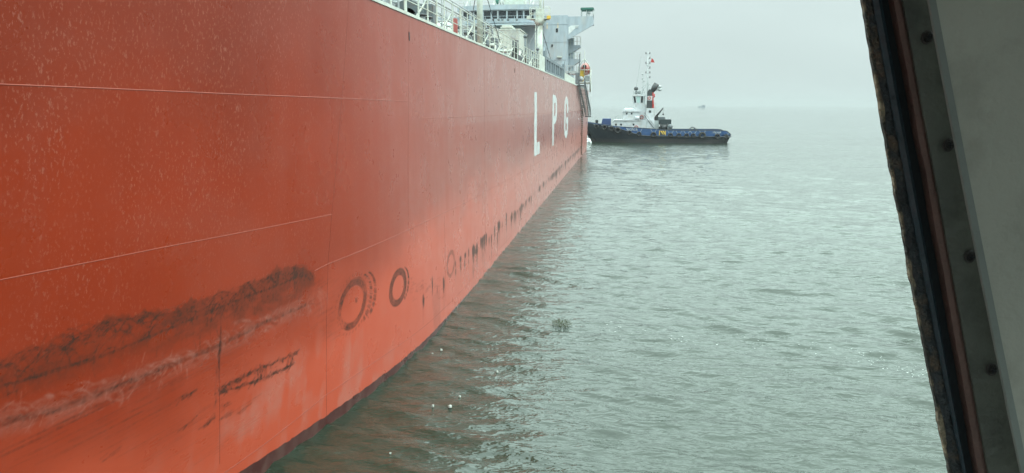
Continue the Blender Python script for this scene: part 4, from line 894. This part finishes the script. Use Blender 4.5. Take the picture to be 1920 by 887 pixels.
MB().tube([P(1224.5, 231, Yf+.6), P(1224.5, 200, Yf+.6), P(1223.5, 185, Yf+.6), P(1224.5, 171, Yf+.6)], [.32, .30, .24, .20], 12).tube([P(1223.5, 185, Yf+.6), P(1227, 182, Yf+.3), P(1227, 176, Yf+.3)], .13, 8).build('fire_main', M['red'], tug)
a_ = P(1224, 170, Yf+.6); c_ = P(1231.5, 157, Yf+.6); MB().tube([a_, a_.lerp(c_, .4), c_], [.5, .7, .62], 12).box(a_.x-.6, a_.x+.5, a_.y-.4, a_.y+.4, a_.z-.3, a_.z+.4, .1).build('exhaust_stack', M['dgrey'], tug)
for yy in (162.5, 168.3): qq = P(1237, yy, Yf+.6); MB().ball(qq, .38, 10, (1.2, 1, .9)).tube([qq, P(1230, 171, Yf+.6)], .06, 6).build('floodlight', M['lgrey'], tug)
m = MB()
for yy in (194, 201): m.tube([P(1225, yy, Yf+.3), P(1230, yy, Yf+.3)], .05, 6)
m.tube([P(1230, 194, Yf+.3), P(1230, 204, Yf+.3), P(1226, 204, Yf+.3)], .05, 6).build('casing_rail', M['lgrey'], tug)
# main mast with lamps
Yk = YC-.5; q0, q1_ = P(1214.3, 186, Yk), P(1215.2, 95.5, Yk)
mast = MB().tube([q0, P(1214, 165, Yk), q1_], [.17, .13, .09], 8).tube([P(1201, 180, Yk), P(1213, 155, Yk)], .09, 8).tube([P(1203, 165, Yk), P(1213.5, 156, Yk), P(1220, 160, Yk)], .07, 6).tube([P(1219, 178, Yk), P(1214, 150, Yk)], .07, 6).build('mast', M['lgrey'], tug)
for k, yy in enumerate((100, 109, 118, 127, 136, 145)):
    for s_ in ((-1, 1) if k % 2 == 0 else (1,)):
        a_ = P(1214.8, yy+1.5, Yk); c_ = a_+Vector((s_*.45, 0, .1)); MB().tube([a_, c_], .04, 6).tube([c_-Vector((0, 0, .12)), c_+Vector((0, 0, .36))], .10, 8).build('mast_lamp', M['dgrey'], mast)
MB().tube([P(1205.3, 172, Yk), P(1205.6, 137.5, Yk)], .07, 6).tube([P(1203, 147, Yk), P(1208, 147, Yk)], .05, 6).tube([P(1203, 155, Yk), P(1208, 155, Yk)], .05, 6).ball(P(1204.5, 139, Yk), .2, 8).ball(P(1204.5, 147.5, Yk), .2, 8).ball(P(1207.5, 152, Yk), .18, 8).build('radar_mast', M['lgrey'], tug)
MB().tube([P(1211, 121, Yk), P(1217, 121, Yk)], .05, 6).box(P(1209, 215, Yk).x, P(1213, 215, Yk).x, Yk-.2, Yk+.2, P(1210, 124, Yk).z, P(1210, 122.5, Yk).z).build('radar_scanner', M['lgrey'], mast)
MB().tube([P(1193.3, 163, Yk), P(1202, 106, Yk)], [.06, .04], 5).build('whip_antenna', M['lgrey'], tug)
m = MB().tube([P(1216, 112, Yk), P(1222.5, 102, Yk)], .02, 5); m.build('halyard', M['lgrey'], mast)
f0 = P(1220, 117, Yk); MB().add([f0, f0+Vector((.9, .1, -.05)), f0+Vector((.65, .0, .55)), f0+Vector((.2, -.05, 1.0))], [(0, 1, 2, 3)]).build('flag', M['red'], mast)
# rails and stair on the deckhouse
m = MB().tube([P(1149, 227, Yd), P(1152, 221, Yd), P(1158, 216.5, Yd), P(1168, 216.5, Yd)], .05, 6)
for px_ in (1154, 1159, 1164): m.tube([P(px_, 226, Yd), P(px_, 217.5, Yd)], .04, 6)
m.tube([P(1160, 221.5, Yd), P(1168, 221.5, Yd)], .035, 6); m.build('deck_rail', M['lgrey'], tug)
MB().tube([P(1208, 216, Yd-.1), P(1226, 240, Yd-.1)], .09, 6).tube([P(1208, 211, Yd-.1), P(1226, 235, Yd-.1)], .04, 6).build('stair', M['grey'], tug)
for q in ((1193, 217), (1203, 219.5)): a_ = P(q[0], q[1], Ym-.9); 
MB().torus(P(1203, 219.8, Ym-.2), .38, .10, 'y', 16, 6).build('lifebuoy', M['orange'], tug)
MB().torus(P(1193, 239.5, Yd-.3), .42, .09, 'y', 16, 6).build('lifebuoy', M['orange'], tug)
a_, c_ = P(1190, 218.5, Yd2-.3), P(1199, 222, Yd2-.3); MB().tube([(a_.x, Yd2-.4, a_.z-.3), (c_.x, Yd2-.4, a_.z-.3)], .36, 12).build('raft_canister', M['twhite'], tug)
# aft deck: crane, container, winches, people-sized gear
Ya = YC-1.5; m = MB().tube([P(1231, 226, Ya), P(1231, 217, Ya)], .3, 10).tube([P(1230, 219, Ya), P(1243.5, 202.5, Ya)], [.26, .15], 8).box(P(1228.5, 215, Ya).x, P(1234, 215, Ya).x, Ya-.4, Ya+.4, P(1210, 221, Ya).z, P(1210, 216.5, Ya).z, .1)
cr_ = m.build('deck_crane', M['dgrey'], tug); MB().tube([P(1243.3, 204, Ya), P(1243.6, 213.5, Ya)], .03, 5).ball(P(1243.6, 214.5, Ya), .22, 8).build('crane_hook', M['dgrey'], cr_)
tb_(1227, 219.5, 1247, 226, Ya, YC+2, 'crane_platform', M['grey'])
tb_(1237, 224, 1258.5, 234, Ya-1, YC+2, 'work_container', mat('dark_teal_steel', (.014, .024, .028), .55))
m = MB(); 
for px_ in (1238, 1244, 1250, 1256): a_ = P(px_, 234, Ya-.8); m.tube([a_, Vector((a_.x, a_.y, 1.8))], .12, 6)
build_each(m, 'container_leg', M['dgrey'], tug)
m = MB().tube([P(1238, 239, Ya-1), P(1252, 239, Ya-1)], .7, 14).tube([P(1238, 239, Ya-1), P(1239, 239, Ya-1)], .95, 14).tube([P(1251, 239, Ya-1), P(1252, 239, Ya-1)], .95, 14).box(P(1236, 215, Ya).x, P(1259, 215, Ya).x, Ya-.8, YC+2, 1.8, P(1210, 238, Ya).z, .1); m.build('towing_winch', M['dgrey'], tug)
MB().tube([P(1254, 244, Ya-2), P(1254, 239, Ya-2)], .35, 10).ball(P(1256.5, 237.5, Ya-2), .6, 10).build('capstan', M['grey'], tug)
tb_(1227, 226, 1235, 243, Ya-.5, YC+1, 'engine_casing', M['lgrey'])
qa = P(1301, 243, YC); m = MB().torus((qa.x-.3, YC, qa.z-.2), .75, .10, 'y', 16, 6).tube([P(1297, 244, YC), P(1302, 241, YC), P(1308, 243, YC)], .13, 6).tube([P(1297.5, 245, YC), P(1297.5, 235.5, YC)], .04, 6); m.build('tow_hook', M['dgrey'], tug)
# yellow and black chevron board on the bulwark
xa, xb2 = tp(1236, 245).x, tp(1248.4, 245).x; za, zb2 = tp(1240, 253.5).z, tp(1240, 244.8).z; yb_ = YC-5.0-.06
brd = MB().box(xa, xb2, yb_-.02, yb_+.1, za, zb2).build('chevron_board', M['dgrey'], tug)
m = MB(); W_ = xb2-xa; Hh = zb2-za
for s0 in (.02, .36): m.prism([(xa+W_*(.12+s0), zb2-Hh*.06), (xa+W_*(.34+s0), zb2-Hh*.06), (xa+W_*min(.62+s0+.0, .92), za+Hh*.3 if s0 < .1 else za+Hh*.38), (xa+W_*min(.62+s0, .92), za+Hh*.06 if s0 < .1 else za+Hh*.1)], 'y', yb_-.035, yb_-.021)
m.box(xa, xa+W_*.09, yb_-.035, yb_-.021, za, zb2).box(xb2-W_*.09, xb2, yb_-.035, yb_-.021, za, zb2); build_each(m, 'yellow_stripe', M['yellow'], brd)
def text(s_, px0, px1, py0, py1, y, parent, name='name_lettering'):
    cu = bpy.data.curves.new(name, 'FONT'); cu.body = s_; cu.extrude = .01; o = bpy.data.objects.new(name, cu); COL.objects.link(o)
    dg = bpy.context.evaluated_depsgraph_get(); me = bpy.data.meshes.new_from_object(o.evaluated_get(dg)); bpy.data.objects.remove(o)
    co_ = np.array([v.co[:] for v in me.vertices]); lo, hi = co_.min(0), co_.max(0); A_, B_ = P(px0, py1, y), P(px1, py0, y)
    for v in me.vertices:
        u = (v.co.x-lo[0])/(hi[0]-lo[0]); w = (v.co.y-lo[1])/(hi[1]-lo[1]); v.co = (A_.x+(B_.x-A_.x)*u, y+(-.02 if v.co.z > 0 else 0), A_.z+(B_.z-A_.z)*w)
    me.materials.append(M['twhite']); ob = bpy.data.objects.new(name, me); COL.objects.link(ob); return under(ob, parent)
text('TAN-CANG 80', 1174, 1195, 240.6, 245, YC-5.0-.04, tug)
text('TAN CANG 80', 1336, 1352, 246.8, 249.9, YC-5.0-.04, tug); text('SAI GON', 1340, 1348, 251, 252.6, YC-5.0-.04, tug)
# wash of white water where bow and stern meet the sea
foam_m = mat('foam_white', (.8, .84, .83), .8, bump=.6, bscale=6)
bwv = MB().add([P(1104, 261, 168), P(1110.5, 268.5, 166.5), P(1103.5, 271, 165.5), P(1100, 268, 169)], [(0, 1, 2, 3)])
q = P(1108, 266, 169.3); m = MB()
for k in range(26): m.ball((q.x-.5+random.gauss(0, .35), 169+random.gauss(0, .4), random.uniform(0, .5+.8*random.random())), random.uniform(.1, .28), 6)
tag(m.build('bow_wash', foam_m), 'white splash of water between the tugboat bow and the red stern', 'splash')

# ------------------------------------------------------------------ far fishing boat
YFB = 2900.0; s0 = P(1309, 200.8, YFB); s1 = P(1322.5, 200.8, YFB); Lb = s1.x-s0.x
fb = empty('fishing_boat', (s0.x+Lb/2, YFB, 0)); tag(fb, 'small bluish fishing boat alone on the far horizon', 'fishing boat')
bl_ = mat('boat_blue', (.02, .06, .10), .6); x0_ = s0.x; h0 = 8.2/3
MB().prism([(x0_+.06*Lb, -.8), (x0_+.97*Lb, -.8), (x0_+Lb, 3.0), (x0_+.6*Lb, 2.5), (x0_+.15*Lb, 3.2), (x0_-.02*Lb, 4.4)], 'y', YFB, YFB+7).build('hull', bl_, fb)
MB().box(x0_+.5*Lb, x0_+.95*Lb, YFB+1, YFB+6, 2.5, 8.0, .3).box(x0_+.45*Lb, x0_+.98*Lb, YFB+.6, YFB+6.4, 7.8, 8.4).build('cabin', bl_, fb)
MB().box(x0_+.2*Lb, x0_+.38*Lb, YFB+2, YFB+5, 2.5, 4.8).tube([(x0_+.3*Lb, YFB+3, 2), (x0_+.3*Lb, YFB+3, 9)], .3, 6).build('hold_cover', bl_, fb)

# ------------------------------------------------------------------ floating things
def seapt(px, py):
    d = FW*F + RT*(px-960) + UP*(443.5-py); return d*(-EYE/d.z)+Vector((0, 0, EYE))
sp_ = seapt(1054, 609); m = MB()
for k in range(420):
    a = random.uniform(0, 6.28); r = random.random()**.6; x, y = sp_.x+.42*r*math.cos(a), sp_.y+.5*r*math.sin(a); z = .03+.05*random.random(); l = random.uniform(.04, .12); b2 = random.uniform(0, 6.28); dz = random.uniform(-.02, .05)
    dx, dy = math.cos(b2), math.sin(b2); m.add([(x, y, z), (x+dx*l*.5-dy*.014, y+dy*l*.5+dx*.014, z+dz), (x+dx*l, y+dy*l, z+dz*.3), (x+dx*l*.5+dy*.014, y+dy*l*.5-dx*.014, z+dz)], [(0, 1, 2, 3)])
tag(m.build('water_hyacinth_clump', mat('wet_weed', (.022, .034, .006), .6, var=.5, scale=9), fix=False), 'green clump of floating weed on the open water beside the ship', 'floating weed')
fm = mat('foam_scrap', (.34, .36, .33), .6)
bits = [(870, 718, .075), (844, 762, .085), (812, 761, .05), (827, 656, .06), (862, 744, .05), (732, 851, .04), (932, 697, .05), (811, 664, .05)]
for px_, py_, r in bits:
    r *= .42
    q = seapt(px_, py_); m = MB(); n = 9; ph = random.uniform(0, 6)
    ring_ = [(q.x+r*(1+.35*math.sin(3*a+ph))*math.cos(a)*1.5, q.y+r*(1+.3*math.cos(2*a+ph))*math.sin(a)*1.1, .035) for a in np.linspace(0, 6.283, n+1)[:-1]]
    m.add(ring_+[(q.x, q.y, .035+r*.12)]+[(x, y, -.03) for x, y, z in ring_], [(i, (i+1) % n, n) for i in range(n)]+[(i, (i+1) % n, n+1+(i+1) % n, n+1+i) for i in range(n)], True)
    tag(m.build('floating_scrap', fm), 'tiny whitish scrap floating on the dark water beside the red hull', 'floating scrap', 'white scraps floating in the ship shadow')

fk = MB()
def fleck(px, py, r):
    q = seapt(px, py); n = 6; a0 = random.uniform(0, 6); st_ = random.uniform(1.0, 2.6); z = .03+random.uniform(0, .02)
    fk.add([(q.x+r*st_*math.cos(a0+6.283*k/n)*random.uniform(.7, 1.2), q.y+r*math.sin(a0+6.283*k/n)*random.uniform(.7, 1.2), z) for k in range(n)]+[(q.x, q.y, z+r*.3)], [(k, (k+1) % n, n) for k in range(n)])
for k in range(110):
    u = random.random(); c = random.choice((.05, .2, .24, .45, .62, .8, .92, .96, random.random())); u = min(max(random.gauss(c, .035), 0), 1)
    fleck(1130+640*u, np.interp(u, [0, .3, .6, 1], [618, 640, 650, 715])+random.gauss(0, 7), random.uniform(.008, .020))
for k in range(50): fleck(random.gauss(960, 70), random.uniform(540, 780), random.uniform(.005, .010))
tag(fk.build('sea_foam', mat('sea_foam_white', (.5, .54, .52), .7), fix=False), 'thin broken line of white foam flecks drifting on the water', 'foam', kind='stuff')

# ------------------------------------------------------------------ the boat the picture is taken from
own = empty('wheelhouse_window', (0.4, 0.6, 8.0)); tag(own, 'dark window edge with rusty steel frame and screwed grey panel at the right', 'boat window')
rustm = mat('rusty_flaking_paint', (.022, .026, .030), .75, var=.4, scale=60, bump=1.0, bscale=90, dirt=(.17, .11, .065), dirt_amt=.8, dscale=22)
edgem = mat('flaked_edge_paint', (.05, .05, .045), .8, var=.5, scale=50, bump=.8, bscale=120, dirt=(.42, .33, .22), dirt_amt=.95, dscale=26)
navy = mat('dark_navy_rubber', (.010, .024, .034), .6, var=.3, scale=15, bump=.3, bscale=60, dirt=(.03, .04, .05), dirt_amt=.5, dscale=18)
blk = mat('black_groove', (.004, .007, .010), .8)
brick = mat('brown_red_strip', (.085, .045, .038), .7, var=.2, scale=20, dirt=(.09, .04, .03), dirt_amt=.5, dscale=25, bump=.3, bscale=80)
flg = mat('flange_grey_green', (.060, .062, .052), .6, var=.25, scale=12, dirt=(.018, .018, .015), dirt_amt=.8, dscale=11, bump=.35, bscale=50)
pnl = mat('inner_panel_grey', (.30, .295, .26), .7, var=.12, scale=5, dirt=(.17, .165, .14), dirt_amt=.55, dscale=9, bump=.2, bscale=70)
PY = np.linspace(-420, 1300, 170)
cur = lambda a_, m_, b__: (lambda y: np.polyval(np.polyfit([0, 443, 887], [a_, m_, b__], 2), y))
L0 = cur(1617, 1694, 1781); L1 = cur(1631, 1713, 1801); L1b = cur(1653, 1732, 1812); L2 = cur(1676, 1757, 1835); L3 = cur(1693, 1774, 1854); L4 = cur(1742, 1826, 1916)
def frame_piece(name, La, Lb_, Ya_, Yb_, mt, jit=0, parent=own, bulge=0):
    """upright profile between two traced edges, front face at Ya_, reaching back to Yb_"""
    vs = []; jv = np.cumsum(RNG.normal(0, 1, len(PY))); jv = jv-np.convolve(np.pad(jv, 8, 'edge'), np.ones(17)/17, 'valid')
    for i, y in enumerate(PY):
        j = jit*(jv[i]+RNG.normal(0, .35)); a_ = P(La(y)+j, y, Ya_); c_ = P(Lb_(y), y, Ya_); mm = (a_+c_)/2+Vector((0, -bulge, 0))
        vs += [Vector((a_.x, Yb_, a_.z)), a_, mm, c_, Vector((c_.x, Yb_, c_.z))]
    n = len(PY); m = MB(); m.add(vs, [(i*5+k, i*5+k+1, i*5+k+6, i*5+k+5) for i in range(n-1) for k in range(4)]+[(i*5+4, i*5, i*5+5, i*5+9) for i in range(n-1)], False)
    return m.build(name, mt, parent)
frame_piece('frame_edge', lambda y: L0(y), lambda y: L0(y)+8, .798, .805, edgem, .7)
frame_piece('steel_frame', lambda y: L0(y)+6, lambda y: L1(y)+8, .796, .806, rustm, 1.3, bulge=.001)
frame_piece('rubber_seal', lambda y: L1(y)+5, L1b, .793, .812, navy, .15, bulge=.004)
frame_piece('rubber_seal', L1b, L2, .800, .812, blk, 0)
frame_piece('red_strip', L2, L3, .785, .812, brick, .25, bulge=.0015)
fl = frame_piece('screwed_flange', L3, lambda y: L4(y)+6, .780, .812, flg, 0)
frame_piece('inner_panel', lambda y: L4(y)+6, lambda y: L4(y)+900, .760, .763, pnl, 0)
frame_piece('panel_edge', L4, lambda y: L4(y)+13, .7592, .764, mat('panel_edge_grey', (.16, .175, .165), .6, dirt=(.08, .085, .08), dscale=20), .08)
0 and frame_piece('panel_lip', lambda y: L4(y)-.5, lambda y: L4(y)+7, .7585, .776, pnl, .1, bulge=.0012)
for px_, py_ in ((1745, 70), (1785, 272), (1825, 481), (1866, 693)):
    q = P(px_-6, py_, .778); m = MB(); r = .0047
    m.torus((q.x, .778, q.z), r*.9, r*.28, 'y', 24, 8, (1, 1.25)).ball((q.x, .778, q.z), r*.62, 12, (1, .5, 1.2))
    sc_ = m.build('screw', mat('screw_rust', (.018, .015, .014), .6, bump=.5, bscale=300), fl)
    MB().box(q.x-r*.09, q.x+r*.09, .7735, .776, q.z-r*.6, q.z+r*.6).box(q.x-r*.55, q.x+r*.55, .7736, .7758, q.z-r*.1, q.z+r*.1).build('screw_slot', blk, sc_)
# unseen rest of the cabin round the camera, walls left open to light the panel: roof, back, floor, sill and left wall, then the boat under it
cabm = mat('cabin_lining', (.20, .20, .18), .8)
MB().box(-1.5, 2.2, -1.8, .95, 9.45, 9.55).build('cabin_roof', cabm, own)
MB().box(-1.5, 2.2, -1.9, -1.8, 6.9, 8.1).build('cabin_wall', cabm, own)
MB().box(-1.5, -1.42, -1.8, .3, 6.9, 8.0).build('cabin_wall', cabm, own)
MB().box(2.1, 2.2, -1.8, .8, 6.9, 8.1).build('cabin_wall', cabm, own)
for x_, y_ in ((-1.46, -1.85), (2.15, -1.85), (.35, -1.85), (2.15, -.4)): MB().box(x_-.06, x_+.06, y_-.06, y_+.06, 8.0, 9.45).build('window_pillar', cabm, own)
MB().box(-1.42, 2.1, -1.8, .8, 6.8, 6.9).build('cabin_floor', cabm, own)
MB().box(-1.42, 2.1, .72, .8, 6.9, 7.95).build('cabin_wall', cabm, own)
MB().box(-2.2, 3.0, -3.2, 1.0, 2.2, 6.8, .1).build('boat_superstructure', M['twhite'], own)
MB().prism([(-4.2, -22), (4.2, -22), (4.4, 0), (3.2, 5), (0, 8), (-3.2, 5), (-4.4, 0)], 'z', -1, 2.2).build('boat_hull', M['tblack'], own)
